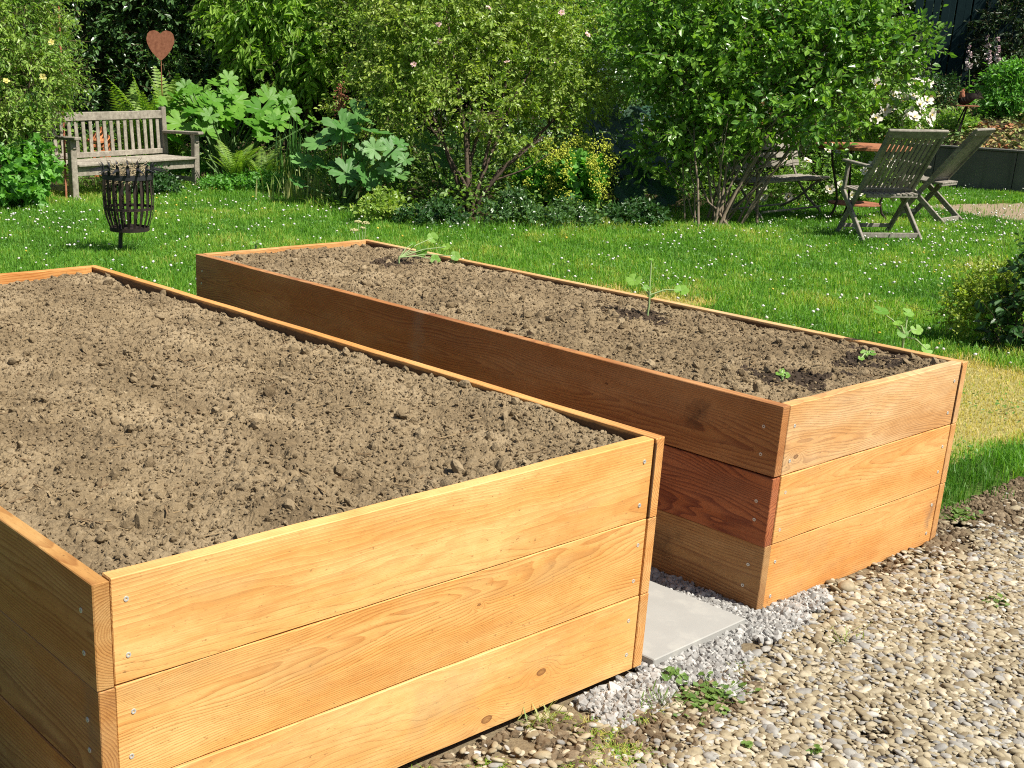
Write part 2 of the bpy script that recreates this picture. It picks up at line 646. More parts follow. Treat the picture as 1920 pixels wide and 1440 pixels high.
LT, DK = (.68, .40, .155), (.45, .18, .045)
P = lambda l, d, c=(0, -.06), t=(.02, .01), s=.006, **k: dict(light=l, dark=d, center=c, tilt=t, spacing=s, **k)
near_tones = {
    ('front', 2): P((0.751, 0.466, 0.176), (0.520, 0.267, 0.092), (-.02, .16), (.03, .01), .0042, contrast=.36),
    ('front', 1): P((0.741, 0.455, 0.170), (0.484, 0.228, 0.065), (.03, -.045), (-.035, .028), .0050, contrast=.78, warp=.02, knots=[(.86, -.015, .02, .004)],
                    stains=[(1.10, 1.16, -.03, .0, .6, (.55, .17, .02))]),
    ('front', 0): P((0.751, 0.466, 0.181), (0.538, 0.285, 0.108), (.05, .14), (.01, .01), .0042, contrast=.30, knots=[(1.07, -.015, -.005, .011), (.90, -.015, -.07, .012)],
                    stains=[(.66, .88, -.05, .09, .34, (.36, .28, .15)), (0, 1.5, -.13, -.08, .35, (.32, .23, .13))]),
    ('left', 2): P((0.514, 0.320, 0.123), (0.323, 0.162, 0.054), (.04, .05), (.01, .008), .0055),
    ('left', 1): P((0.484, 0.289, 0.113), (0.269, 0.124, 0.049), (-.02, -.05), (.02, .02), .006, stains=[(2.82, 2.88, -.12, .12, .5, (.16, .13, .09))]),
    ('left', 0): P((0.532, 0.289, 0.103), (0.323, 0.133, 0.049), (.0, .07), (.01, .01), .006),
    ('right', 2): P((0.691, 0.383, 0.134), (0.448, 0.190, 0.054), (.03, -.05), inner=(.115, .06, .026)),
    'other': P(LT, DK)}
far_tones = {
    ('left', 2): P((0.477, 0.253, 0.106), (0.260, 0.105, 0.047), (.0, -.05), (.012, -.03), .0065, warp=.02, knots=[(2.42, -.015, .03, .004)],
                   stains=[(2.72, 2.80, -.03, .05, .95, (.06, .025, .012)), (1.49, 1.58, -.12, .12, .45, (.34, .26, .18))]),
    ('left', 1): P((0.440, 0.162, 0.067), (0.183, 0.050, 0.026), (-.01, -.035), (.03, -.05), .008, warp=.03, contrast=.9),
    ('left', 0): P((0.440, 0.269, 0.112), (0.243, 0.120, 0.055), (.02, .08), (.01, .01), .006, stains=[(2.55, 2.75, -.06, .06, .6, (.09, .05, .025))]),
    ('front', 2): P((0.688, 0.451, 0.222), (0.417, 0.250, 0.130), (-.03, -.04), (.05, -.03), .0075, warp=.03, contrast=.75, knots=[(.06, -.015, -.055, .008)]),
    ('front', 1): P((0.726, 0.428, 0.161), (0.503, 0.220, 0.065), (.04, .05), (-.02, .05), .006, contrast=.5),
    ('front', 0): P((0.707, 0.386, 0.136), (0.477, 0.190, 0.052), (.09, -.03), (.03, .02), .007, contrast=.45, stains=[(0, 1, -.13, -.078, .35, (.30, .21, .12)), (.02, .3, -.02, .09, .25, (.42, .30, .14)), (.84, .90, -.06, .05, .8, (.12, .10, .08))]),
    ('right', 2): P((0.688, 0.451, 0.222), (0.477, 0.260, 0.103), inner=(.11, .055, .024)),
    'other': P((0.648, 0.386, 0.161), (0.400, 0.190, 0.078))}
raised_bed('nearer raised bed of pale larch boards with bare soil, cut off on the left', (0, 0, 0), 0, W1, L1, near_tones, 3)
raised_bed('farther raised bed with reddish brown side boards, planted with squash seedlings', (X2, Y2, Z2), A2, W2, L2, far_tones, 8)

# --- soil
n = N('soil')
co = n.obj()
a = n.attr()
c = n.ramp(a, [(0., (.150, .110, .062)), (.5, (.250, .189, .110)), (1., (.365, .285, .176))])
c = n.mix(n.ramp(n.noise(co, 70, 5, .7), [(.3, .45), (.55, 0.)]), c, (.105, .074, .042))
c = n.mix(n.ramp(n.noise(co, 3.0, 3), [(.35, .3), (.65, 0.)]), c, (.135, .098, .058))
c = n.mix(n.ramp(n.noise(co, 260, 2, .5), [(.62, 0.), (.7, .5)]), c, (.34, .26, .17))
M_soil = n.base(c, .95, .12)
n.bump(n.noise(co, 260, 4, .7), .004, .9)
n = N('damp_soil')
co = n.obj()
c = n.ramp(n.attr(), [(0., (.030, .020, .012)), (1., (.075, .05, .03))])
M_damp = n.base(c, .8, .25)
n.bump(n.noise(co, 230, 4, .7), .004, .9)
M_straw = attr_mat('straw', (.16, .10, .05), (.26, .18, .09), (.38, .28, .15))
I0, F0 = ico(0)
I1, F1 = ico(1)


def rot_axes(g, N_, sx, sy, sz, tilt=1.0):
    if tilt >= 1:
        X = rnd_dir(g, N_)
        Y = nrm(np.cross(X, rnd_dir(g, N_)))
    else:
        an = g.uniform(0, 2 * math.pi, N_)
        X = nrm(np.stack([np.cos(an), np.sin(an), g.normal(0, tilt, N_)], 1))
        up = nrm(np.stack([g.normal(0, tilt, N_), g.normal(0, tilt, N_), np.ones(N_)], 1))
        Y = nrm(np.cross(up, X))
    Z = np.cross(X, Y)
    return X * np.reshape(sx, (-1, 1)), Y * np.reshape(sy, (-1, 1)), Z * np.reshape(sz, (-1, 1))


def soil(name_label, loc, rz, W, L, res, seed, zf, damp=(), nclod=5200):
    g = np.random.default_rng(seed)
    m = TH + .001
    xs, ys = np.arange(m, W - m, res), np.arange(m, L - m, res)
    xs, ys = np.append(xs, W - m), np.append(ys, L - m)
    X, Y = np.meshgrid(xs, ys)
    H = zf(X / W, Y / L)
    P3 = np.stack([X, Y, X * 0], -1)
    H = H + .009 * waves(seed, .55)(P3) + .003 * waves(seed + 1, .16)(P3) + .0018 * waves(seed + 2, .05)(P3) + g.normal(0, .0011, H.shape)
    base = H.copy()
    nst = int(6500 * W * L)
    r = .0022 + .014 * g.uniform(0, 1, nst) ** 6 + .0025 * g.uniform(0, 1, nst)
    cx, cy = g.uniform(m, W - m, nst), g.uniform(m, L - m, nst)
    for k in range(nst):
        i0, i1 = np.searchsorted(xs, [cx[k] - r[k] * 1.3, cx[k] + r[k] * 1.3])
        j0, j1 = np.searchsorted(ys, [cy[k] - r[k] * 1.3, cy[k] + r[k] * 1.3])
        if i1 <= i0 or j1 <= j0: continue
        an = g.uniform(0, 3.14)
        dx, dy = xs[None, i0:i1] - cx[k], ys[j0:j1, None] - cy[k]
        q = ((dx * math.cos(an) + dy * math.sin(an)) / 1.25) ** 2 + ((dy * math.cos(an) - dx * math.sin(an)) / .85) ** 2
        top = base[min(j0, len(ys) - 1), min(i0, len(xs) - 1)] + np.sqrt(np.maximum(r[k] ** 2 - q, 0)) * g.uniform(.35, .85) - .0015
        s = H[j0:j1, i0:i1]
        np.copyto(s, np.where(q < r[k] ** 2, np.maximum(s, top), s))
    V = np.stack([X, Y, H], -1).reshape(-1, 3)
    nx, ny = len(xs), len(ys)
    i = (np.arange(ny - 1)[:, None] * nx + np.arange(nx - 1)).ravel()
    F = np.stack([i, i + 1, i + nx + 1, i + nx], 1)
    cen = V[F].mean(1)
    dmask = np.zeros(len(F), bool)
    wob = .05 * waves(seed + 9, .12)(cen)
    for (dx, dy, dr) in damp: dmask |= (np.hypot(cen[:, 0] - dx, cen[:, 1] - dy) + wob) < dr
    at = np.clip(.5 + .22 * waves(seed + 4, .3)(cen) + g.normal(0, .1, len(F)), 0, 1)
    mb = MB()
    mb.add(V, F, 0, at)
    mb.mi[0][dmask] = 1
    # loose crumbs and clods
    hz = lambda x, y: H[np.clip(np.searchsorted(ys, y), 0, ny - 1), np.clip(np.searchsorted(xs, x), 0, nx - 1)]
    for tv, tf, cnt, lo, hi, pw in ((I0, F0, nclod, .0018, .0058, 2.2), (I1, F1, nclod // 16, .004, .017, 4.5)):
        for q in range(4):
            T = tv * (1 + g.normal(0, .17, tv.shape))
            x, y = g.uniform(m + .008, W - m - .008, cnt // 4), g.uniform(m + .008, L - m - .008, cnt // 4)
            s = lo + (hi - lo) * g.uniform(0, 1, len(x)) ** pw
            ax = rot_axes(g, len(x), s * g.uniform(.9, 1.5, len(x)), s * g.uniform(.7, 1.1, len(x)), s * g.uniform(.5, .9, len(x)))
            z = hz(x, y) + s * .25
            dm = np.zeros(len(x), bool)
            for (dx, dy, dr) in damp: dm |= np.hypot(x - dx, y - dy) < dr * .8
            a = np.clip(g.normal(.55, .25, len(x)), 0, 1)
            for mi in (0, 1):
                k = dm == bool(mi)
                if k.any(): mb.inst(T, tf, np.stack([x, y, z], 1)[k], ax[0][k], ax[1][k], ax[2][k], mi, a[k])
    ns = int(110 * W * L)
    x, y = g.uniform(m + .02, W - m - .02, ns), g.uniform(m + .02, L - m - .02, ns)
    for k in range(ns):
        an, ln = g.uniform(0, 6.28), g.uniform(.012, .05)
        p = np.array([x[k], y[k], hz(x[k], y[k]) + .004])
        d = np.array([math.cos(an) * ln, math.sin(an) * ln, g.uniform(-.004, .008)])
        mb.beam(p - d / 2, p + d / 2, g.uniform(.001, .0045), g.uniform(.001, .003), ch=.0003, mi=2, at=g.uniform())
    o = mb.build('soil', [M_soil, M_damp, M_straw])
    o.location, o.rotation_euler = loc, (0, 0, rz)
    tag(o, name_label, 'soil', kind='stuff')
    return hz


def bed2(x, y, z):                        # local place of the farther bed -> world
    return np.array([X2 + x * math.cos(A2) - y * math.sin(A2), Y2 + x * math.sin(A2) + y * math.cos(A2), Z2 + z])


def loc2(u, v, z=.555):
    p = G(u, v, z + Z2)
    dx, dy = p[0] - X2, p[1] - Y2
    return dx * math.cos(A2) + dy * math.sin(A2), -dx * math.sin(A2) + dy * math.cos(A2)


SEED = {'a': loc2(748, 502), 'b': loc2(1212, 606), 'c': loc2(1690, 668), 'd': loc2(1463, 728), 'e': loc2(1622, 692)}
soil('brown crumbly soil filling the nearer raised bed', (0, 0, 0), 0, W1, L1, .0046, 21,
     lambda x, y: .583 - .016 * y - .010 * x + .012 * x ** 3, nclod=24000)
hz2 = soil('brown crumbly soil filling the farther raised bed around the seedlings', (X2, Y2, Z2), A2, W2, L2, .0058, 33,
           lambda x, y: .587 - .014 * y - .014 * x * (1 - y) + .012 * x ** 3, nclod=14000,
           damp=[(SEED['a'][0] - .02, SEED['a'][1] + .02, .10), (SEED['b'][0] - .03, SEED['b'][1] + .02, .12),
                 (SEED['c'][0] - .03, SEED['c'][1], .13), (SEED['d'][0] + .06, SEED['d'][1], .11), (SEED['e'][0], SEED['e'][1] - .02, .10)])

# ================================================================== gravel
WG = [G(u, v)[:2] for u, v in ((1050, 1335), (1160, 1345), (1260, 1300), (1330, 1262), (1420, 1218), (1470, 1185), (1530, 1140), (1560, 1105))] + [np.array(q) for q in ((2.3, .15), (2.3, 1.2), (1.3, 1.2), (1.3, .1))]
gn = waves(17, .22)


def frame_ok(x, y, z=0., m=140):
    u, v, d = pix(np.stack([x, y, x * 0 + z], -1))
    return (d > .4) & (u > -m) & (u < 1920 + m) & (v > -m) & (v < 1440 + m)


M_peb = attr_mat('pebble', (.215, .172, .10), (.365, .31, .20), (.60, .54, .41), rough=.75, spec=.35, ns=60, nb=.0012, bs=420)
nn = M_peb.node_tree.nodes
M_pebg = attr_mat('pebble_grey', (.21, .21, .20), (.36, .35, .315), (.54, .52, .47), rough=.75, spec=.35, ns=60, nb=.0012, bs=420)
M_white = attr_mat('chippings', (.18, .18, .175), (.36, .36, .345), (.60, .59, .56), rough=.8, spec=.3, ns=70, nb=.0008, bs=500)
mb = MB()
g = rng
spc = .0112
gx_, gy_ = np.meshgrid(np.arange(.2, 6.4, spc), np.arange(-1.9, .12, spc))
for layer in range(2):
    x = (gx_ + g.uniform(-.6, .6, gx_.shape) * spc).ravel()
    y = (gy_ + g.uniform(-.6, .6, gx_.shape) * spc).ravel()
    p3 = np.stack([x, y, x * 0], 1)
    wv = gn(p3)
    ins = frame_ok(x, y)
    keep = ins | (frame_ok(x, y, 0, 900) & (g.uniform(0, 1, len(x)) < .42) & (layer == 0))
    keep &= ~in_beds(x, y, .004)
    keep &= ~inpoly(x + .02 * wv, y + .02 * gn(p3 + 5), WG)
    # bare strip of dirt in front of the nearer bed, ragged edge with the lawn on the right
    dirt = np.interp(x, [0, .9, 1.25, 1.5, 1.75, 2.4, 2.9, 5], [-.22, -.22, -.24, -.22, -.14, -.05, -.05, -.04])
    edge = y - dirt - .05 * wv
    pr = np.clip(-edge / .10 + .45, .13, 1.0)
    pr = np.where((x > 2.3) & (edge > 0), np.clip(.75 - edge / .12, .1, 1), pr)
    bare = gn(p3 * .55 + 11) > 1.15
    pr = np.where(bare, pr * .5, pr)
    keep &= g.uniform(0, 1, len(x)) < pr
    x, y, ins = x[keep], y[keep], ins[keep]
    m_ = len(x)
    s = np.where(ins, 1, 1.5) * np.exp(g.normal(math.log(.0062), .36, m_))
    s = np.minimum(s, .0150)
    el = g.uniform(1.1, 2.0, m_)
    fl = g.uniform(.32, .65, m_)
    z = GZ + .004 + layer * .0055 + g.uniform(0, .004, m_) + .004 * NW(np.stack([x * 3, y * 3, x * 0], -1))
    ax = rot_axes(g, m_, s * el, s, s * fl, .22)
    at = np.clip(g.normal(.48, .26, m_), 0, 1)
    grey = g.uniform(0, 1, m_) < .26
    which = g.integers(0, 5, m_)
    for q in range(5):
        T = I1 * (1 + np.random.default_rng(q + 40).normal(0, .055, I1.shape)) * np.array([1, 1 + .15 * math.sin(q), 1])
        for mi in (0, 1):
            k = (which == q) & (grey == bool(mi))
            mb.inst(T, F1, np.stack([x, y, z], 1)[k], ax[0][k], ax[1][k], ax[2][k], mi, at[k])
o = mb.build('gravel', [M_peb, M_pebg], smooth=True)
tag(o, 'rounded beige and grey pebbles of the gravel drive in the lower right', 'gravel', kind='stuff')

mb = MB()
spc = .0092
gx_, gy_ = np.meshgrid(np.arange(1.0, 2.5, spc), np.arange(-.3, 1.1, spc))
for layer in range(2):
    x = (gx_ + g.uniform(-.6, .6, gx_.shape) * spc).ravel()
    y = (gy_ + g.uniform(-.6, .6, gx_.shape) * spc).ravel()
    p3 = np.stack([x, y, x * 0], 1)
    keep = inpoly(x + .05 * gn(p3) + g.normal(0, .012, len(x)), y + .05 * gn(p3 + 5) + g.normal(0, .012, len(x)), WG) & ~in_beds(x, y, .003)
    x, y = x[keep], y[keep]
    m_ = len(x)
    s = np.exp(g.normal(math.log(.0068), .3, m_))
    z = GZ + .004 + layer * .006 + g.uniform(0, .003, m_)
    ax = rot_axes(g, m_, s * g.uniform(1, 1.5, m_), s, s * g.uniform(.6, .95, m_))
    at = np.clip(g.normal(.55, .24, m_), 0, 1)
    which = g.integers(0, 4, m_)
    for q in range(4):
        T = I0 * (1 + np.random.default_rng(q + 60).normal(0, .16, I0.shape))
        k = which == q
        mb.inst(T, F0, np.stack([x, y, z], 1)[k], ax[0][k], ax[1][k], ax[2][k], 0, at[k])
o = mb.build('chippings', M_white)
tag(o, 'pale grey stone chippings in the gap between the two raised beds', 'chippings', kind='stuff')

# loose dirt in front of the nearer bed and at the lawn edge on the right
M_dirt = attr_mat('dirt', (.10, .072, .043), (.18, .135, .083), (.28, .22, .145), rough=.95, spec=.1, ns=80, nb=.003, bs=300)
mb = MB()
m_ = 30000
x, y = g.uniform(.2, 4.6, m_), g.uniform(-.32, .16, m_)
dirt = np.interp(x, [0, .9, 1.25, 1.5, 1.75, 2.4, 2.9, 5], [-.24, -.24, -.26, -.24, -.16, -.06, -.06, -.05])
k = frame_ok(x, y) & ~in_beds(x, y, .006) & ~inpoly(x, y, WG) & (y > dirt - .03 + g.normal(0, .05, m_)) & ((x < 1.7) | (x > 2.3)) & (gn(np.stack([x, y, x * 0], 1) * .8 + 3) > -.5)
x, y = x[k], y[k]
s = .0035 + .011 * g.uniform(0, 1, len(x)) ** 3
ax = rot_axes(g, len(x), s * 1.3, s, s * .7)
for q in range(4):
    T = I1 * (1 + g.normal(0, .13, I1.shape))
    mb.inst(T, F1, np.stack([x, y, GZ + .002 + s * .3], 1)[q::4], ax[0][q::4], ax[1][q::4], ax[2][q::4], 0, np.clip(g.normal(.5, .25, len(x[q::4])), 0, 1))
tag(mb.build('loose_dirt', M_dirt), 'loose brown dirt between the raised beds and the gravel drive', 'dirt', kind='stuff')


def stone(name, label, u, v, size, mat, seed, rz):
    gg = np.random.default_rng(seed)
    tv, tf = ico(2)
    f = waves(seed, 2.2)
    tv = tv * (1 + .10 * f(tv))[:, None] * np.array(size)
    p = G(u, v, 0)
    o = MB().add(tv, tf, at=.55).build(name, mat, smooth=True)
    o.location = (p[0], p[1], GZ + size[2] * .8)
    o.rotation_euler = (0, .1, rz)
    return tag(o, label, 'stone')


stone('field_stone', 'large rounded beige stone against the foot of the farther raised bed', 1588, 1096, (.032, .024, .02), M_peb, 5, .3)
M_black = attr_mat('dark_stone', (.03, .03, .035), (.05, .05, .055), (.07, .07, .075))
stone('dark_stone', 'small blackish stone lying among the pale pebbles, bottom of the picture', 1655, 1415, (.019, .013, .010), M_black, 8, -.3)

# concrete slab
n = N('concrete')
co = n.obj()
c = n.mix(n.noise(co, 9, 5, .6), (.29, .285, .265), (.37, .365, .34))
c = n.mix(n.ramp(n.noise(co, 300, 2), [(.6, 0.), (.7, .35)]), c, (.28, .275, .26))
c = n.mix(n.ramp(n.noise(co, 18, 4), [(.5, 0.), (.7, .5)]), c, (.41, .40, .36))
M_conc = n.base(c, .85, .25)
n.bump(n.noise(co, 350, 3), .0006, .5)
P0, P1, P3 = G(1226, 1240, .004), G(1392, 1165, .004), G(1216, 1086, .004)
ux = nrm(P1 - P0)
ang = math.atan2(ux[1], ux[0])
mb = MB().box((0, 0, 0), (.40, .40, .030), ch=.0025)
o = mb.build('paving_slab', M_conc)
o.location = tuple(P0 + np.array([0, 0, -.026]))
o.rotation_euler = (0, 0, ang)
tag(o, 'smooth grey concrete paving slab between the two raised beds', 'paving slab')

# ================================================================== lawn grass
def grass(name, label, x, y, hgt, wid, dry, mat, lean=.45, seed=1, z0=GZ):
    g = np.random.default_rng(seed)
    m_ = len(x)
    an = g.uniform(0, 2 * math.pi, m_)
    d = np.stack([np.cos(an), np.sin(an), np.zeros(m_)], 1)
    sdir = np.stack([-np.sin(an + g.normal(0, .6, m_)), np.cos(an), np.zeros(m_)], 1)
    ln = np.abs(g.normal(lean, .3, m_)) * hgt
    B = np.stack([x, y, np.full(m_, z0)], 1)
    Mp = B + d * (ln * .3)[:, None] + np.array([0, 0, 1]) * (hgt * .6)[:, None]
    T = B + d * ln[:, None] + np.array([0, 0, 1]) * (hgt * np.clip(1 - .35 * (ln / hgt) ** 2, .3, 1))[:, None]
    w2 = (wid / 2)[:, None]
    V = np.stack([B - sdir * w2, B + sdir * w2, Mp + sdir * w2 * .85, Mp - sdir * w2 * .85, T], 1).reshape(-1, 3)
    i = np.arange(m_) * 5
    mb = MB()
    mb.add(V, np.stack([i, i + 1, i + 2, i + 3], 1), 0, dry)
    mb.f.append(np.stack([i + 3, i + 2, i + 4], 1))
    mb.mi.append(np.zeros(m_, np.int32))
    mb.at.append(np.asarray(dry, np.float32))
    o = mb.build(name, mat)
    return tag(o, label, 'grass', kind='stuff')


n = N('grass')
a = n.attr()
c = n.ramp(a, [(0., (.085, .22, .026)), (.35, (.165, .385, .042)), (.60, (.31, .47, .072)), (.8, (.56, .50, .14)), (1., (.68, .56, .26))])
n.base(c, .5, .35)
t = n.n('ShaderNodeBsdfTranslucent')
n.link(n.mix(1.0, c, (1.2, 1.3, .5), 'MULTIPLY'), t.inputs[0])
mx = n.n('ShaderNodeMixShader')
mx.inputs[0].default_value = .45
n.link(n.p.outputs[0], mx.inputs[1])
n.link(t.outputs[0], mx.inputs[2])
n.link(mx.outputs[0], n.out.inputs[0])
M_grass = n.m

NB = 1800000
x, y = rng.uniform(-2.5, 16.5, NB), rng.uniform(.06, 14.5, NB)
u, v, d = pix(np.stack([x, y, np.full(NB, GZ)], 1))
seen = (u > -90) & (u < 2010) & (v < 1500)
k = (u > -900) & (u < 2900) & (v > 250) & (v < 2600) & (seen | (rng.uniform(0, 1, NB) < .5)) & lawn_ok(x, y, rng.normal(0, 5, NB)) & ~in_beds(x, y, .012) & (d < 16.5)
k &= ~((x > 1.4) & (x < 2.1) & (y < 2.6))
x, y, u, v, d = x[k], y[k], u[k], v[k], d[k]
pr = np.interp(d, [4, 6, 9, 13, 16], [1., 1., .68, .5, .4]) * np.where(path_ok(x, y), .05, 1)
near_edge = np.interp(x, [2.3, 2.9, 3.6, 5], [.09, .10, .10, .10])
pr *= np.clip((y - near_edge + .05 * gn(np.stack([x, y, x * 0], 1))) / .12, 0, 1)
k = rng.uniform(0, 1, len(x)) < pr
x, y, u, v, d = x[k], y[k], u[k], v[k], d[k]
p3 = np.stack([x, y, x * 0], 1)
lf = waves(51, 1.4)(p3) * .5 + waves(52, .35)(p3) * .5
dry = np.clip(.34 + .20 * lf + .07 * waves(58, 3.5)(p3) + rng.normal(0, .15, len(x)), 0, 1)
# parched, trodden turf beside the farther bed
lx = (x - X2) * math.cos(A2) + (y - Y2) * math.sin(A2) - W2
par = np.clip((np.interp(y, [.2, .45, 1.1, 1.4, 3.0, 3.8, 4.6], [4.2, 5.4, 5.62, 5.68, 5.85, 5.6, 3.0]) + .16 * lf - x) / .22, 0, 1) * (lx > 0) * np.clip((y - .36 + .05 * lf) / .16, 0, 1)
par *= np.interp(x, [3, 3.9, 4.3], [.55, .8, 1])
dry = np.clip(dry + par * rng.normal(.50, .17, len(x)), 0, 1)
hgt = (.052 + .016 * lf + rng.normal(0, .012, len(x))).clip(.02, .12) * (1 - .72 * par)
tall = np.clip(1.2 - np.hypot((x - 3.55) / .7, (y - .27) / .14), 0, 1)
hgt += tall * .03
dry = np.clip(dry - tall * .42, 0, 1)
edge = np.interp(u, BU, BV)
hgt += np.clip(1 - (v - edge) / 14, 0, 1) * rng.uniform(0, .09, len(x)) * (u < 1400)
wid = np.interp(d, [4, 8, 14], [.0030, .0048, .0062])
grass('grass', 'bright green lawn grass with parched patches, behind and beside the raised beds', x, y, hgt, wid, dry, M_grass, seed=5)

# trodden dry turf in front of the nearer bed
m_ = 26000
x, y = rng.uniform(.3, 2.0, m_), rng.uniform(-.34, -.005, m_)
f = gn(np.stack([x, y, x * 0], 1) * .9 + 21)
k = frame_ok(x, y) & ~inpoly(x, y, WG) & (f > .1) & (y > np.interp(x, [0, 1.3, 1.75, 2], [-.26, -.25, -.12, -.05]) + rng.normal(0, .03, m_)) & ~in_beds(x, y, .01)
x, y, f = x[k], y[k], f[k]
m_ = len(x)
grass('dry_grass', 'short trodden grass, half dry, in the dirt before the nearer bed', x, y, rng.uniform(.008, .03, m_), np.full(m_, .0022), np.clip(rng.normal(.66, .2, m_), 0, 1), M_grass, lean=1.3, seed=9)

n = N('parched_turf')
co = n.obj()
c = n.mix(n.noise(co, 9, 4), (.24, .22, .07), (.34, .30, .11))
c = n.mix(n.ramp(n.noise(co, 60, 4), [(.45, 0.), (.7, .7)]), c, (.17, .14, .06))
M_parch = n.base(c, .95, .1)


def parched(x, y):
    q = np.stack([x, y, x * 0], -1)
    l_ = waves(51, 1.4)(q) * .5 + waves(52, .35)(q) * .5
    e = np.interp(y, [.2, .45, 1.1, 1.4, 3.0, 3.8, 4.6], [4.2, 5.4, 5.62, 5.68, 5.85, 5.6, 3.0]) + .16 * l_ - .08 - x
    return (e > 0) & (x > 2.8) & (y > .42 - .05 * l_)


sheet('parched_turf', np.arange(2.8, 6.3, .05), np.arange(.3, 4.6, .05), lambda x, y: np.full_like(x, GZ + .001), M_parch, mask=lambda x, y: parched(x, y) & ~in_beds(x, y, -.05))

# clover leaves low in the turf
m_ = 90000
x, y = rng.uniform(-2, 15, m_), rng.uniform(.3, 13, m_)
p3 = np.stack([x, y, x * 0], 1)
k = lawn_ok(x, y) & frame_ok(x, y, 0, 700) & ~in_beds(x, y, .05) & (waves(61, .9)(p3) > -.1) & ~path_ok(x, y) & ~((lambda q: (q > 0) & (q < .4))((x - X2) - W2) & (y < 3.2))
x, y = x[k], y[k]
m_ = len(x)
s = rng.uniform(.010, .017, m_)
ax = rot_axes(rng, m_, s, s * .8, s, .35)
LEAF6 = np.array([(0, 0, 0), (.35, -.32, .10), (.75, -.25, .06), (1, 0, -.05), (.75, .25, .06), (.35, .32, .10)])
LF6 = [(0, 1, 2, 3), (0, 3, 4, 5)]
M_clover = leaf_mat('clover_leaf', (.07, .19, .03), (.13, .28, .05), trans=.25)
mb = MB().inst(LEAF6 * 1.5, LF6, np.stack([x, y, GZ + .028 + rng.uniform(0, .03, m_)], 1), *ax, 0, rng.uniform(0, 1, m_))
tag(mb.build('clover', M_clover), 'low clover leaves growing through the lawn', 'clover', kind='stuff')

# white clover heads and daisies, a few yellow ones
M_wfl = attr_mat('white_flower', (.62, .62, .52), (.8, .8, .74), (.85, .85, .82), rough=.7, ns=200)
M_yfl = attr_mat('yellow_flower', (.65, .48, .05), (.75, .58, .06), (.8, .65, .12), rough=.6, ns=200)


def flowers(name, label, m_, mat, seed, thr, sz):
    g = np.random.default_rng(seed)
    x, y = g.uniform(-1, 15.5, m_), g.uniform(.9, 12.5, m_)
    p3 = np.stack([x, y, x * 0], 1)
    u, v, d = pix(p3)
    k = lawn_ok(x, y) & frame_ok(x, y, 0, 700) & ~in_beds(x, y, .12) & (~path_ok(x, y) | (g.uniform(0, 1, m_) < .5)) & (((x - X2) - W2 > .5) | (y > 3.4))
    pr = np.clip(.32 + .45 * waves(seed, .9)(p3), .04, 1) + .5 * np.exp(-((u - 1800) / 130) ** 2 - ((v - 440) / 45) ** 2) * 2.2
    pr *= np.where((u > 760) & (u < 1040) & (v > 440), .5, 1)
    k &= g.uniform(0, 1, m_) < pr * thr
    x, y, d = x[k], y[k], d[k]
    m_ = len(x)
    s = g.uniform(.65, 1.15, m_) * sz * np.interp(d, [5, 12], [1, 1.05])
    ax = rot_axes(g, m_, s, s, s * .7, .4)
    z = GZ + g.uniform(.045, .085, m_)
    T = I0 * (1 + g.normal(0, .12, I0.shape))
    mb = MB().inst(T, F0, np.stack([x, y, z], 1), *ax, 0, g.uniform(0, 1, m_))
    tag(mb.build(name, mat, smooth=True), label, 'flowers', kind='stuff')


flowers('clover_blossom', 'small white clover and daisy heads dotted over the lawn', 19000, M_wfl, 71, .42, .0105)
flowers('buttercup', 'few small yellow flowers scattered in the lawn', 2600, M_yfl, 72, .10, .0095)
# ================================================================== furniture
M_teak = old_teak('weathered_teak', (.20, .175, .14), (.43, .39, .32))
M_teak2 = old_teak('grey_teak', (.17, .155, .125), (.36, .33, .28), .35)
M_iron = plain('black_iron', (.018, .018, .02), (.045, .045, .05), 40, .6, .4, .3)
M_rustyiron = rust_mat('rusty_iron', (.016, .015, .014), (.042, .028, .021))
M_rust = rust_mat('rust_red', (.23, .085, .045), (.36, .15, .085))
M_rust2 = rust_mat('rust_orange', (.27, .11, .05), (.38, .16, .08))
M_drygrass = attr_mat('dry_stalks', (.30, .23, .13), (.42, .34, .2), (.5, .42, .28))


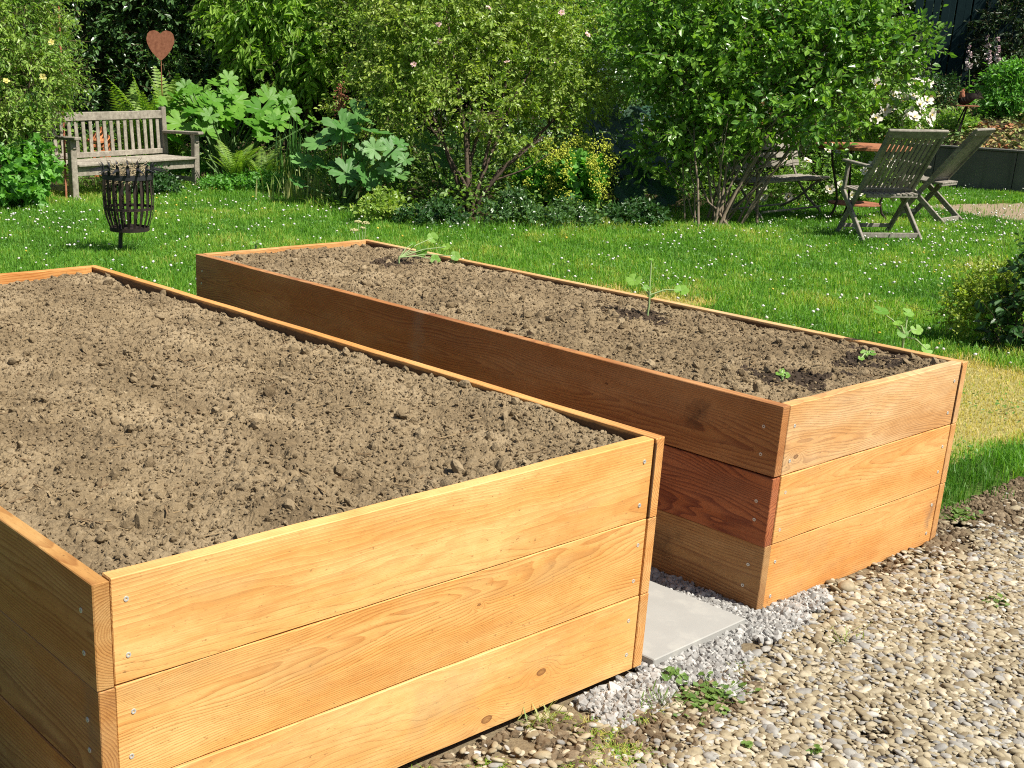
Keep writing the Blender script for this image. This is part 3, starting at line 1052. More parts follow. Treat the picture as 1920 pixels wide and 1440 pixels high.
def garden_bench():
    f1, f2 = G(140, 372), G(367, 351)
    mid = (f1 + f2) / 2
    d = f2 - f1
    hw = np.linalg.norm(d) / 2
    r = thing('garden_bench', 'weathered grey wooden garden bench with vertical back slats behind the fire basket', 'bench', (mid[0], mid[1], GZ), math.atan2(d[1], d[0]))
    for sx in (-1, 1):
        x = sx * hw
        MB().beam((x, 0, 0), (x + sx * .004, 0, .595), .075, .065, (0, 1, 0), ch=.006).build('leg', M_teak, r)
        mb = MB()
        mb.beam((x, .53, 0), (x, .475, .36), .065, .07, (0, 1, 0), ch=.006)
        mb.beam((x, .475, .355), (x, .50, .865), .065, .06, (0, 1, 0), ch=.006)
        mb.build('leg', M_teak, r)
        mb = MB()
        mb.beam((x, -.10, .61), (x, .47, .60), .085, .032, ch=.006)
        mb.beam((x, -.03, .50), (x, .04, .59), .05, .05, ch=.006)
        mb.build('armrest', M_teak, r)
        MB().beam((x, .03, .11), (x, .49, .11), .035, .05).build('side_stretcher', M_teak, r)
    g = np.random.default_rng(2)
    mb = MB()
    for k in range(5):
        y = -.015 + k * .105
        mb.beam((-hw + .03, y, .345 + g.normal(0, .003)), (hw - .03, y, .345), .085, .024, seg=8, jit=.002, rng=g)
    mb.build('seat', M_teak, r)
    MB().beam((-hw + .03, 0, .285), (hw - .03, 0, .285), .035, .095, seg=6, jit=.001, rng=g).build('apron', M_teak, r)
    mb = MB()
    mb.beam((-hw + .02, .495, .785), (hw - .02, .495, .785), .04, .085, seg=8, jit=.001, rng=g)
    mb.beam((-hw + .02, .470, .395), (hw - .02, .470, .395), .035, .055)
    ns = 17
    for k in range(ns):
        x = -hw + .09 + (2 * hw - .18) * k / (ns - 1)
        mb.beam((x + g.normal(0, .003), .472, .40), (x + g.normal(0, .002), .493, .75), .046, .014, (0, 1, 0), ch=.003)
    mb.build('backrest', M_teak, r)
    return r


garden_bench()


def fire_basket():
    b = G(226, 470)
    ang = math.atan2(CM[1, 0], CM[0, 0])
    r = thing('fire_basket', 'black iron fire basket with spiked rim on a stake in the lawn', 'fire basket', (b[0], b[1], GZ), ang)
    ox = .075
    MB().tube([(0, 0, -.02), (.002, 0, .10), (.012, 0, .22)], .016, 4).build('stake', M_iron, r)
    for a in (2.2, 4.2):
        MB().tube([(ox + .11 * math.cos(a), .1 * math.sin(a), .2), (ox + .15 * math.cos(a), .13 * math.sin(a), .0)], .009, 5).build('stake', M_iron, r) if False else None
    prof = [(.142, .185), (.150, .215), (.172, .28), (.186, .35), (.189, .43), (.185, .51), (.182, .585)]
    mb = MB()
    nb = 22
    for k in range(nb):
        a0 = 2 * math.pi * k / nb
        t = .055
        for i in range(len(prof) - 1):
            V = []
            for (rr, z) in (prof[i], prof[i + 1]):
                for rad in (rr, rr - .003):
                    for da in (-t, t):
                        V.append((ox + rad * math.cos(a0 + da), rad * math.sin(a0 + da), z))
            mb.add(V, [(0, 1, 5, 4), (3, 2, 6, 7), (1, 3, 7, 5), (2, 0, 4, 6)])
    mb.build('basket', M_rustyiron, r)
    mb = MB()
    mb.lathe([(.1835, .555), (.1875, .555), (.1875, .592), (.1835, .592), (.1835, .555)], 44, (ox, 0, 0))
    mb.build('rim_band', M_iron, r)
    mb = MB()
    for k in range(16):
        a = 2 * math.pi * (k + .5) / 16
        c, s_ = math.cos(a), math.sin(a)
        for out, zz, w in ((.30, .61, .013), (.205, .67, .015)):
            p = [(.186, .575), (.187, .605), (.20 if out > .25 else .187, .625 if out > .25 else .64), (out, zz)]
            ww = [w, w, w * .8, .0015]
            V = []
            for (rr, z), wv in zip(p, ww):
                V += [(ox + rr * c - s_ * wv, rr * s_ + c * wv, z), (ox + rr * c + s_ * wv, rr * s_ - c * wv, z), (ox + (rr + .004) * c + s_ * wv, (rr + .004) * s_ - c * wv, z + .012 * (wv > .003)), (ox + (rr + .004) * c - s_ * wv, (rr + .004) * s_ + c * wv, z + .012 * (wv > .003))]
            mb.add(V, [(q * 4 + i, q * 4 + (i + 1) % 4, q * 4 + 4 + (i + 1) % 4, q * 4 + 4 + i) for q in range(3) for i in range(4)])
    mb.build('spiked_rim', M_iron, r)
    MB().lathe([(.0001, .178), (.146, .178), (.148, .205), (.143, .206), (.14, .19), (.0001, .19)], 32, (ox, 0, 0)).build('base_plate', M_rustyiron, r)
    MB().lathe([(.181, .335), (.1845, .335), (.1845, .355), (.181, .355), (.181, .335)], 32, (ox, 0, 0)).build('middle_band', M_rustyiron, r)
    # dry stalks lying in it
    g = np.random.default_rng(4)
    mb = MB()
    c0 = np.array([b[0], b[1], GZ]) + ox * CM[:, 0]
    for k in range(230):
        p = c0 + np.array([*(g.uniform(-.13, .13, 2)), g.uniform(.55, .645)])
        if np.hypot(*(p - c0)[:2]) > .14: continue
        dd = rnd_dir(g, 1)[0] * np.array([1, 1, .7]) * g.uniform(.05, .14)
        q = p + dd
        if np.hypot(*(q - c0)[:2]) > .165: q[:2] = c0[:2] + (q - c0)[:2] * .165 / np.hypot(*(q - c0)[:2])
        q[2] = min(q[2], .70)
        mb.tube([p, (p + q) / 2 + g.normal(0, .01, 3), q], .0022, 3, at=g.uniform(), cap=False)
    tag(mb.build('dry_stalks', M_drygrass, loc=c0 + np.array([0, 0, .36])), 'dry straw coloured plant stalks heaped in the fire basket', 'dry stalks')


fire_basket()


def folding_chair(loc, rz, label, arms, hw=.255, mat=None, top=.955):
    mat = mat or M_teak2
    r = thing('folding_chair', label, 'chair', (loc[0], loc[1], GZ), rz)
    fy, ty = .54, -.14
    rail = lambda z: fy + (ty - fy) * z / top
    g = np.random.default_rng(int(loc[0] * 100))
    for sx in (-1, 1):
        MB().beam((sx * (hw - .03), fy, 0), (sx * (hw - .03), rail(top * .97), top * .97), .024, .05, (0, 1, 0.3), ch=.004).build('leg', mat, r)
        MB().beam((sx * hw, -.01, 0), (sx * hw, .50, .43), .024, .05, (0, 1, -.3), ch=.004).build('leg', mat, r)
        if arms:
            mb = MB()
            mb.beam((sx * hw, rail(.64) - .02, .645), (sx * hw, rail(.64) + .44, .665), .05, .024, ch=.005)
            mb.beam((sx * hw, rail(.64) + .36, .655), (sx * hw, .46, .42), .024, .04, (0, 1, 0.2), ch=.004)
            mb.build('armrest', mat, r)
    mb = MB()
    for k in range(9):
        x = -hw + .055 + (2 * hw - .11) * k / 8
        mb.beam((x, .10, .405), (x, .56, .43), .036, .016, ch=.003)
    mb.beam((-hw + .035, .55, .415), (hw - .035, .55, .415), .03, .04)
    mb.beam((-hw + .035, .12, .39), (hw - .035, .12, .39), .03, .03)
    mb.build('seat', mat, r)
    mb = MB()
    u = nrm(np.array([0., ty - fy, top]))
    nn_ = np.array([0, u[2], -u[1]])
    z0, z1 = .44, top - .03
    for k in range(11):
        x = -hw + .062 + (2 * hw - .124) * k / 10
        mb.beam((x, rail(z0), z0), (x, rail(z1), z1), .027, .012, nn_, ch=.002)
    mb.beam((-hw + .0, rail(top - .02), top - .02), (hw - .0, rail(top - .02), top - .02), .03, .085, u, ch=.006, seg=4, jit=.001, rng=g)
    mb.beam((-hw + .04, rail(z0 - .01), z0 - .01), (hw - .04, rail(z0 - .01), z0 - .01), .03, .06, u, ch=.004)
    mb.build('backrest', mat, r)
    MB().beam((-hw, .05, .055), (hw, .05, .055), .02, .045, ch=.004).build('stretcher', mat, r)
    MB().beam((-hw + .03, fy - .06, .09), (hw - .03, fy - .06, .09), .02, .035, ch=.004).build('stretcher', mat, r)
    return r


folding_chair((9.735, 3.98), R(-31), 'weathered wooden folding armchair with slatted back, nearer of the two chairs by the rusty table', True, .275)
folding_chair((11.52, 4.33), R(4), 'wooden folding chair without arms, its dark back turned to us beside the retaining wall', False, .21, top=.92)


def table():
    c = G(1618, 277, .69)
    r = thing('garden_table', 'round rusty metal table standing between the chairs and the white roses', 'table', (c[0], c[1], GZ), .3)
    mb = MB().lathe([(.0001, .708), (.445, .708), (.452, .712), (.452, .735), (.447, .74), (.0001, .74)], 48)
    mb.build('table_top', M_rust2, r)
    for k in range(3):
        a = 2 * math.pi * k / 3 + .5
        c_, s_ = math.cos(a), math.sin(a)
        MB().tube([(rr * c_, rr * s_, z) for rr, z in ((.40, .71), (.36, .55), (.27, .33), (.24, .20), (.27, .10), (.34, .03), (.38, 0), (.37, -.03))], .011, 7).build('leg', M_rustyiron, r)
    MB().lathe([(.0001, .168), (.22, .168), (.25, .17), (.25, .182), (.22, .184), (.0001, .184)], 36).build('shelf', M_rust, r)


table()


def iron_bench():
    c = (G(1405, 409) + G(1540, 398)) / 2
    r = thing('slatted_bench', 'grey slatted bench on curved metal legs half hidden behind the multi stemmed shrub', 'bench', (c[0], c[1], GZ), R(2))
    hw = .66
    g = np.random.default_rng(6)
    for sx in (-1, 1):
        x = sx * (hw - .12)
        mb = MB()
        mb.tube([(x, .40, .78), (x, .33, .50), (x, .25, .34), (x, .10, .16), (x, -.04, .06), (x, -.08, .0), (x, -.06, -.02)], .014, 6)
        mb.tube([(x, -.02, .35), (x, .06, .30), (x, .22, .15), (x, .40, .05), (x, .44, -.02)], .014, 6)
        mb.tube([(x, -.03, .35), (x, .12, .34), (x, .32, .355)], .012, 6)
        mb.build('leg_frame', M_teak2, r)
    mb = MB()
    for y in (-.02, .08, .18, .28):
        mb.beam((-hw, y, .375), (hw, y, .375), .055, .022, seg=4, jit=.001, rng=g)
    mb.build('seat', M_teak2, r)
    mb = MB()
    for k in range(4):
        z = .50 + k * .085
        y = .335 + (z - .5) * .25
        mb.beam((-hw, y, z), (hw, y, z), .02, .06, (0, .25, 1), seg=4, jit=.001, rng=g)
    mb.build('backrest', M_teak2, r)
    for y, z in ((-.055, .09), (.38, .07)):
        MB().tube([(-hw + .12, y, z), (hw - .12, y, z)], .011, 6).build('stretcher', M_teak2, r)


iron_bench()


def heart_sign():
    D = 14.6
    c = A(301, 84, D)
    r = thing('garden_stake', 'rust red metal heart on a thin stake in front of the dark hedge', 'garden ornament', (c[0], c[1], GZ), math.atan2(CM[1, 0], CM[0, 0]) + .05)
    hp = np.array([(0, .74), (.16, .90), (.42, .99), (.72, .93), (.93, .72), (1, .42), (.95, .10), (.80, -.24), (.56, -.58), (.30, -.84), (.10, -.99), (0, -1.06)])
    tt = np.linspace(0, 1, len(hp))
    fine = np.linspace(0, 1, 40)
    hp = np.stack([np.interp(fine, tt, np.convolve(np.pad(np.interp(fine, tt, hp[:, i]), 2, mode='reflect', reflect_type='odd'), np.ones(5) / 5, 'valid')[np.round(tt * 39).astype(int)]) for i in (0, 1)], 1)
    hp[0, 0] = hp[-1, 0] = 0
    pts = np.concatenate([hp, hp[1:-1][::-1] * [-1, 1]])[::-1] * .168
    m_ = len(pts)
    zc = c[2] - GZ
    V = [(p[0], -.003, p[1] + zc) for p in pts] + [(p[0], .003, p[1] + zc) for p in pts] + [(0, -.003, zc), (0, .003, zc)]
    F3 = [(i, (i + 1) % m_, 2 * m_) for i in range(m_)] + [(m_ + (i + 1) % m_, m_ + i, 2 * m_ + 1) for i in range(m_)]
    F4 = [((i + 1) % m_, i, m_ + i, m_ + (i + 1) % m_) for i in range(m_)]
    mb = MB().add(V, F3)
    mb.f.append(np.array(F4))
    mb.mi.append(np.zeros(m_, np.int32))
    mb.at.append(np.full(m_, .5, np.float32))
    mb.build('heart', M_rust, r)
    MB().tube([(0, 0, -.05), (0, .006, zc * .5), (0, .006, zc - .12)], .0065, 6).build('stake', M_rust, r)


heart_sign()

# obelisk rod in the climber
p0, p1 = A(110, 12, 12.4), A(118, 215, 12.4)
d_ = p1 - p0
foot = p0 + d_ * (p0[2] - GZ) / (p0[2] - p1[2])
o = MB().tube([foot - (0, 0, .03), (foot + p0) / 2 + np.array([.004, 0, 0]), p0], .011, 6).build('plant_support', M_rust, loc=foot)
tag(o, 'tall rusty metal rod standing in the yellow flowered climber', 'plant support')

# terracotta lantern behind the bench
n = N('terracotta')
co = n.obj()
c = n.mix(n.noise(co, 14, 4), (.46, .15, .06), (.58, .22, .09))
M_terra = n.base(c, .9, .2)
c = A(189, 268, 15.0)
r = thing('terracotta_lantern', 'orange terracotta house lantern with square holes seen through the bench back', 'lantern', (c[0], c[1], GZ), -.5)
h = c[2] - GZ
mb = MB()
for z in np.arange(0, h + .001, .07):
    mb.beam((-.1, -.1, z), (.1, -.1, z), .03, .035 if z > 0 else .06)
    mb.beam((-.1, .1, z), (.1, .1, z), .03, .035)
    mb.beam((-.1, -.1, z + .001), (-.1, .1, z + .001), .03, .034)
    mb.beam((.1, -.1, z + .001), (.1, .1, z + .001), .03, .034)
for x in (-.1, -.033, .033, .1):
    for y in (-.1, .1): mb.beam((x, y, 0), (x, y, h), .022, .022, (1, 0, 0))
for y in (-.033, .033):
    for x in (-.1, .1): mb.beam((x, y, 0), (x, y, h), .022, .022, (1, 0, 0))
mb.build('body', M_terra, r)
MB().lathe([(.17, h + .01), (.172, h + .035), (.03, h + .15), (.03, h + .19), (.0001, h + .19)], 4).build('roof', M_terra, r)

# ---- retaining wall with the terrace above
Wa, Wb = G(1745, 346), G(1920, 361)
wd = nrm(Wb - Wa)
wn = np.array([-wd[1], wd[0], 0.0])
if wn[0] < 0: wn = -wn
n = N('old_concrete')
co = n.obj()
c = n.mix(n.noise(co, 3, 5, .65), (.085, .085, .075), (.19, .185, .165))
c = n.mix(n.ramp(n.noise(n.mapping(co, (9, 9, .6)), 1.0, 4), [(.5, 0.), (.7, .6)]), c, (.06, .065, .055))
M_wall = n.base(c, .9, .2)
n.bump(n.noise(co, 60, 4), .004, .6)
WH = .50
r = thing('retaining_wall', 'low dark grey concrete retaining wall with upright joints behind the chairs', 'wall', tuple(Wa * [1, 1, 0] + [0, 0, GZ]), math.atan2(wd[1], wd[0]))
for k in range(-5, 5):
    MB().box((k * 1.0 + .004, 0, -.05), (k * 1.0 + .996, .09, WH), ch=.006).build('panel', M_wall, r)
    MB().box((k * 1.0 - .002, -.012, WH + .002), (k * 1.0 + .998, .105, WH + .032), ch=.005).build('coping', M_wall, r)
sl_ = lambda t: WH - .03 + np.clip(t, 0, 30) * .115
i = np.arange(-9, 6.01, .25)
j = np.r_[.091, np.arange(.3, 9, .3)]
I, J = np.meshgrid(i, j)
V = np.stack([Wa[0] + wd[0] * I + wn[0] * J, Wa[1] + wd[1] * I + wn[1] * J, GZ + sl_(J) + .03 * NW(np.stack([I, J, I * 0], -1))], -1).reshape(-1, 3)
nx = len(i)
q = (np.arange(len(j) - 1)[:, None] * nx + np.arange(nx - 1)).ravel()
o = MB().add(V, np.stack([q, q + 1, q + nx + 1, q + nx], 1)).build('terrace', M_earth, smooth=True)
o['kind'] = 'structure'


def on_terrace(u, v):                     # first point of the slope under a spot of the photograph
    for D in np.arange(14, 28, .02):
        p = A(u, v, D)
        t = (p - Wa) @ wn
        if t > 0 and p[2] <= GZ + sl_(t): return p
    return A(u, v, 18)


# hen sculpture on a stake
Dh = 16.9
hb = A(1813, 199, Dh)
r = thing('hen_ornament', 'rusty metal hen with ribbed feathers on a plate carried by a three legged stake', 'garden ornament', tuple(hb), math.atan2(CM[1, 0], CM[0, 0]) + .1)
MB().lathe([(.0001, 0), (.155, 0), (.16, .004), (.155, .009), (.0001, .009)], 28).build('plate', M_rust, r)
tz = hb[2] - GZ - sl_(max((hb - Wa) @ wn, 0))
for a in (.3, 2.4, 4.5):
    MB().tube([(.012 * math.cos(a), .012 * math.sin(a), 0), (.03 * math.cos(a) - .05, .03 * math.sin(a), -tz * .5), (.055 * math.cos(a) - .10, .055 * math.sin(a), -tz - .05)], .010, 5).build('leg', M_rustyiron, r)
mb = MB()
NS, NR = 30, 20
V = []
for k in range(NS):
    t = k / (NS - 1)
    xx = -.125 + .27 * t
    rad = .078 * math.sin(math.pi * min(1, .10 + .95 * t)) ** .6 * (1 - .35 * t) + .004
    rad *= 1 + .10 * math.cos(k * math.pi)
    zc = .085 + .055 * (t ** 2) * 1.2
    for m in range(NR):
        a = 2 * math.pi * m / NR
        V.append((xx, rad * .8 * math.cos(a), zc + rad * math.sin(a) * 1.02))
mb.add(V, [(k * NR + m, k * NR + (m + 1) % NR, (k + 1) * NR + (m + 1) % NR, (k + 1) * NR + m) for k in range(NS - 1) for m in range(NR)])
mb.build('body', M_rustyiron, r)
mb = MB()
for k in range(9):
    a = R(8 + k * 9)
    mb.beam((.085, (k % 3 - 1) * .012, .10), (.085 + .115 * math.cos(a), (k % 3 - 1) * .02, .10 + .115 * math.sin(a)), .012, .018, (0, 1, 0), ch=.003)
mb.build('tail', M_rustyiron, r)
mb = MB()
mb.tube([(-.085, 0, .12), (-.10, 0, .155), (-.095, 0, .19), (-.10, 0, .205)], [.045, .034, .026, .012], 10)
mb.tube([(-.115, 0, .188), (-.145, 0, .180)], [.010, .001], 6)
mb.tube([(-.105, 0, .205), (-.085, 0, .222), (-.07, 0, .208)], .008, 5)
mb.build('head', M_rust, r)

# blue green plank fence at the top right
M_teal = plain('teal_paint', (.006, .022, .025), (.014, .042, .044), 6, .8, .2, 0, .002, 40)  # very dark tone: the shade on the fence is put into the paint colour
f0, f1 = A(1690, 190, 21.5), A(1870, 190, 21.0)
fd = nrm((f1 - f0) * [1, 1, 0])
zb = .9
r = thing('plank_fence', 'dark blue green fence of uneven upright planks at the top right', 'fence', (f0[0], f0[1], zb), math.atan2(fd[1], fd[0]))
g = np.random.default_rng(9)
x = 0
while x < 1.65:
    wv = g.uniform(.08, .13)
    MB().beam((x + wv / 2, g.uniform(-.012, .012), 0), (x + wv / 2 + g.normal(0, .01), 0, 1.75 + g.uniform(-.1, .1)), .022, wv, (1, 0, 0), ch=.004).build('plank', M_teal, r)
    x += wv + g.uniform(.004, .02)
MB().beam((0, .035, .4), (1.65, .035, .4), .03, .08).build('rail', M_teal, r)
MB().beam((0, .035, 1.3), (1.65, .035, 1.3), .03, .08).build('rail', M_teal, r)
# ================================================================== plants
M_bark = plain('bark', (.045, .032, .022), (.12, .09, .065), 30, .9, .15, 0, .004, 90)
M_bark2 = plain('pale_bark', (.13, .10, .07), (.27, .22, .16), 30, .9, .15, 0, .003, 90)
M_twig = plain('twig', (.07, .06, .03), (.12, .10, .05), 30, .8, .2, 0, 0)
M_stem = plain('green_stem', (.06, .12, .03), (.10, .17, .05), 30, .6, .3, 0, 0)
OVAL = np.array([(0, 0, 0), (.35, -.5, .10), (.75, -.36, .06), (1, 0, -.08), (.75, .36, .06), (.35, .5, .10)])
LONG = np.array([(0, 0, 0), (.25, -.5, .08), (.65, -.42, .0), (1, 0, -.20), (.65, .42, .0), (.25, .5, .08)])
ROUND = np.array([(0, 0, 0), (.2, -.5, .12), (.75, -.5, .08), (1, 0, .0), (.75, .5, .08), (.2, .5, .12)])
LOBE = np.array([(.0, 0, 0), (.05, -.48, .1), (.35, -.36, .04), (.55, -.55, .04), (.72, -.28, 0), (1, 0, -.1), (.72, .28, 0), (.55, .55, .04), (.35, .36, .04), (.05, .48, .1)])
LOBF = [(0, 1, 2, 3), (0, 3, 4, 5), (0, 5, 6, 7), (0, 7, 8, 9)]
OVF = [(0, 1, 2, 3), (0, 3, 4, 5)]


def px_blob(u, v, D, ru, rv, depth=None):
    c = A(u, v, D)
    a, b = ru * D / FPX, rv * D / FPX
    return (c, np.array([a, depth if depth else (a + b) / 2, b]))


CR = np.stack([nrm(CM[:, 0] * [1, 1, 0]), nrm(-CM[:, 2] * [1, 1, 0]), np.array([0, 0, 1.])])     # right, away, up


def foliage(mb, g, blobs, ntw, tl, lpt, ll, lw, shape=OVAL, faces=OVF, up=.25, droop=.25, hollow=.45, gap=-.9, gs=.55, mi=0, twig_mi=None, zmin=0.03, flat=.5, seed=0):
    """leafy twigs through a crown made of several ellipsoids; returns twig ends"""
    wgt = np.array([b[1][0] * b[1][2] + b[1][1] * b[1][2] for b in blobs])
    which = g.choice(len(blobs), ntw, p=wgt / wgt.sum())
    C = np.array([b[0] for b in blobs])[which]
    Rr = np.array([b[1] for b in blobs])[which]
    d = rnd_dir(g, ntw)
    rad = hollow + (1 - hollow) * g.uniform(0, 1, ntw) ** .6
    loc = d * rad[:, None] * Rr
    Pt = C + loc[:, 0:1] * CR[0] + loc[:, 1:2] * CR[1] + loc[:, 2:3] * CR[2]
    out = nrm(d[:, 0:1] * CR[0] + d[:, 1:2] * CR[1] + d[:, 2:3] * CR[2])
    f = waves(seed + 5, gs)
    k = (Pt[:, 2] > zmin) & (f(Pt) > gap)
    Pt, out = Pt[k], out[k]
    m = len(Pt)
    td = nrm(out * .8 + np.array([0, 0, up]) + g.normal(0, .45, (m, 3)))
    side = nrm(np.cross(td, rnd_dir(g, m)))
    L = tl * g.uniform(.6, 1.3, m)
    clump = np.clip(.5 + .3 * waves(seed + 77, .5)(Pt), 0, 1)
    if twig_mi is not None:
        for q in range(0, m):
            pass
        e = Pt + td * L[:, None]
        s2 = np.cross(td, side)
        r_ = tl * .012
        V = np.concatenate([np.stack([Pt + side * r_, Pt - side * r_ * .5 + s2 * r_ * .87, Pt - side * r_ * .5 - s2 * r_ * .87], 1), np.stack([e + side * r_ * .4, e - side * r_ * .2 + s2 * r_ * .35, e - side * r_ * .2 - s2 * r_ * .35], 1)], 1).reshape(-1, 3)
        i = np.arange(m) * 6
        mb.add(V, np.concatenate([np.stack([i + a, i + b, i + b + 3, i + a + 3], 1) for a, b in ((0, 1), (1, 2), (2, 0))]), twig_mi)
    for q in range(lpt):
        t = (q + .6) / lpt
        sg = 1 if q % 2 else -1
        base = Pt + td * (L * t)[:, None] - np.array([0, 0, 1]) * (L * t * t * droop * .5)[:, None]
        ld = nrm(td * .55 + sg * side * .8 + g.normal(0, .35, (m, 3)) - np.array([0, 0, droop]))
        if q == lpt - 1: ld = nrm(td + g.normal(0, .3, (m, 3)) - np.array([0, 0, droop]))
        nz = np.array([0, 0, flat]) + out * .35 + g.normal(0, .42, (m, 3))
        Y = nrm(np.cross(nz, ld))
        Z = np.cross(ld, Y)
        s = ll * g.uniform(.45, 1.3, m) * (1.1 - .35 * abs(t - .4))
        at = np.clip(clump * .55 + g.uniform(0, 1, m) ** 1.6 * .6 - .05, 0, 1)
        mb.inst(shape, faces, base, ld * s[:, None], Y * (s * lw)[:, None], Z * s[:, None], mi, at)
    return Pt + td * L[:, None], out


def stems(mb, g, base, blobs, ns, r0, spread=.08, wob=.08, n=6, tmin=.3, mi=0, fork=2):
    base = np.asarray(base, float)
    for k in range(ns):
        b = blobs[k % len(blobs)]
        q = rnd_dir(g, 1)[0] * g.uniform(.1, .75)
        e = b[0] + CR[0] * q[0] * b[1][0] + CR[1] * q[1] * b[1][1] + CR[2] * q[2] * b[1][2]
        s = base + np.array([*g.normal(0, spread, 2), 0])
        m1 = s + (e - s) * .35 + np.array([0, 0, .12 * np.linalg.norm(e - s)]) + g.normal(0, wob, 3)
        m2 = s + (e - s) * .7 + np.array([0, 0, .07 * np.linalg.norm(e - s)]) + g.normal(0, wob, 3)
        rr = r0 * g.uniform(.5, 1.1)
        t = np.linspace(0, 1, 9)[:, None]
        P = (1 - t) ** 3 * s + 3 * t * (1 - t) ** 2 * m1 + 3 * t * t * (1 - t) * m2 + t ** 3 * e
        P[1:-1] += g.normal(0, wob * .12, (7, 3))
        mb.tube(P, np.linspace(rr, rr * .25, 9), n, mi, cap=False)
        for f in range(fork):
            i = g.integers(3, 8)
            b2 = blobs[g.integers(len(blobs))]
            e2 = P[i] + nrm(P[i] - P[i - 1] + g.normal(0, .5, 3) * np.linalg.norm(P[i] - P[i - 1])) * g.uniform(.25, .7)
            mb.tube([P[i], (P[i] + e2) / 2 + g.normal(0, .03, 3), e2], np.array([.55, .4, .15]) * rr * (1 - i * .07), 5, mi, cap=False)


def under(blobs):
    c = np.mean([b[0] for b in blobs], 0)
    return np.array([c[0], c[1], GZ])


def shrub(name, label, cat, blobs, seed, leafm, base=None, ntw=2500, tl=.22, lpt=7, ll=.05, lw=.5, ns=7, r0=.02, group=None, spread=.08, wob=.08, bark=None, extra=None, **k):
    g = np.random.default_rng(seed)
    base = under(blobs) if base is None else np.asarray(base, float)
    r = thing(name, label, cat, tuple(base), 0, group)
    mb = MB()
    ends, out = foliage(mb, g, blobs, ntw, tl, lpt, ll, lw, seed=seed, twig_mi=1, **k)
    mb.build('crown', [leafm, M_twig], r, loc=None).location = tuple(-base)
    if ns:
        mb = MB()
        stems(mb, g, base + np.array([0, 0, -.04]), blobs, ns, r0, spread, wob)
        mb.build('trunk' if ns < 4 else 'stems', bark or M_bark, r, smooth=True).location = tuple(-base)
    if extra: extra(r, g, ends, out, base)
    return r


def blossom(mat, cnt, size, petals=5, pred=None, facing=None, name='blossom', mat2=None):
    PET = np.array([(0, 0, 0), (.5, -.42, .12), (1, -.28, .2), (1.05, .28, .2), (.5, .42, .12)])

    def f(r, g, ends, out, base):
        k = np.arange(len(ends))
        if pred is not None: k = k[pred(*pix(ends))]
        k = g.permutation(k)[:cnt]
        if not len(k): return
        P, O = ends[k] + out[k] * .03, nrm(out[k] * .6 + g.normal(0, .3, (len(k), 3)) - CM[:, 2] * -.5 * 0 + CM[:, 2] * .6 + np.array([0, 0, .3]))
        mb = MB()
        X0 = nrm(np.cross(O, rnd_dir(g, len(k))))
        Y0 = np.cross(O, X0)
        for lay, sc in ((0, 1.), (1, .62)):
            for q in range(petals):
                a = 2 * math.pi * (q + lay * .5) / petals
                X = X0 * math.cos(a) + Y0 * math.sin(a)
                X = nrm(X + O * .45 * lay)
                Y = np.cross(O, X)
                s = size * sc * g.uniform(.85, 1.15, (len(k), 1))
                mb.inst(PET, [(0, 1, 2, 3, 4)], P, X * s, Y * s, O * s, 0, g.uniform(0, 1, len(k)))
        s = size * .22
        mb.inst(I0, F0, P + O * size * .08, X0 * s, Y0 * s, O * s, 1, .5)
        mb.build(name, [mat, mat2 or M_yfl], r).location = tuple(-base)
    return f


B = px_blob
G3 = lambda r_, g_, b_: (r_, g_, b_)
M_l_hedge = leaf_mat('hedge_leaf', (0.039, 0.095, 0.030), (0.125, 0.250, 0.069), trans=0.28, rough=.28, spec=.6)
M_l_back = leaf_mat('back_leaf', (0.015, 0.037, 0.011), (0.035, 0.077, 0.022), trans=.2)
M_l_light = leaf_mat('light_leaf', (0.164, 0.318, 0.048), (0.375, 0.575, 0.081), trans=0.45, rough=.45)
M_l_rose = leaf_mat('rose_leaf', (0.170, 0.285, 0.049), (0.468, 0.572, 0.111), (0.251, 0.387, 0.068), trans=0.38, rough=.4)
M_l_shrub = leaf_mat('shrub_leaf', (0.085, 0.219, 0.039), (0.284, 0.486, 0.068), trans=0.36, rough=.32, spec=.5)
M_l_climb = leaf_mat('climber_leaf', (0.111, 0.255, 0.053), (0.351, 0.507, 0.098), (0.309, 0.442, 0.088), trans=0.38, rough=.42)
M_l_broad = leaf_mat('broad_leaf', (0.087, 0.254, 0.043), (0.196, 0.460, 0.069), trans=0.38, rough=.45)
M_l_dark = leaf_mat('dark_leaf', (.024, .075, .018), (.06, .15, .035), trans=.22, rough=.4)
M_l_white = leaf_mat('white_rose_leaf', (0.154, 0.307, 0.048), (0.288, 0.461, 0.096), trans=0.4)
M_l_lime = leaf_mat('lime_leaf', (.24, .36, .05), (.46, .54, .10), trans=.45)
M_pink = attr_mat('pink_petal', (.70, .42, .40), (.80, .55, .52), (.85, .68, .62), rough=.7, ns=300, nb=0)
M_white2 = attr_mat('white_petal', (.74, .68, .55), (.84, .80, .70), (.88, .86, .80), rough=.7, ns=900, nb=0)
M_yel2 = attr_mat('yellow_petal', (.62, .55, .12), (.72, .66, .2), (.78, .74, .3), rough=.7, ns=300, nb=0)

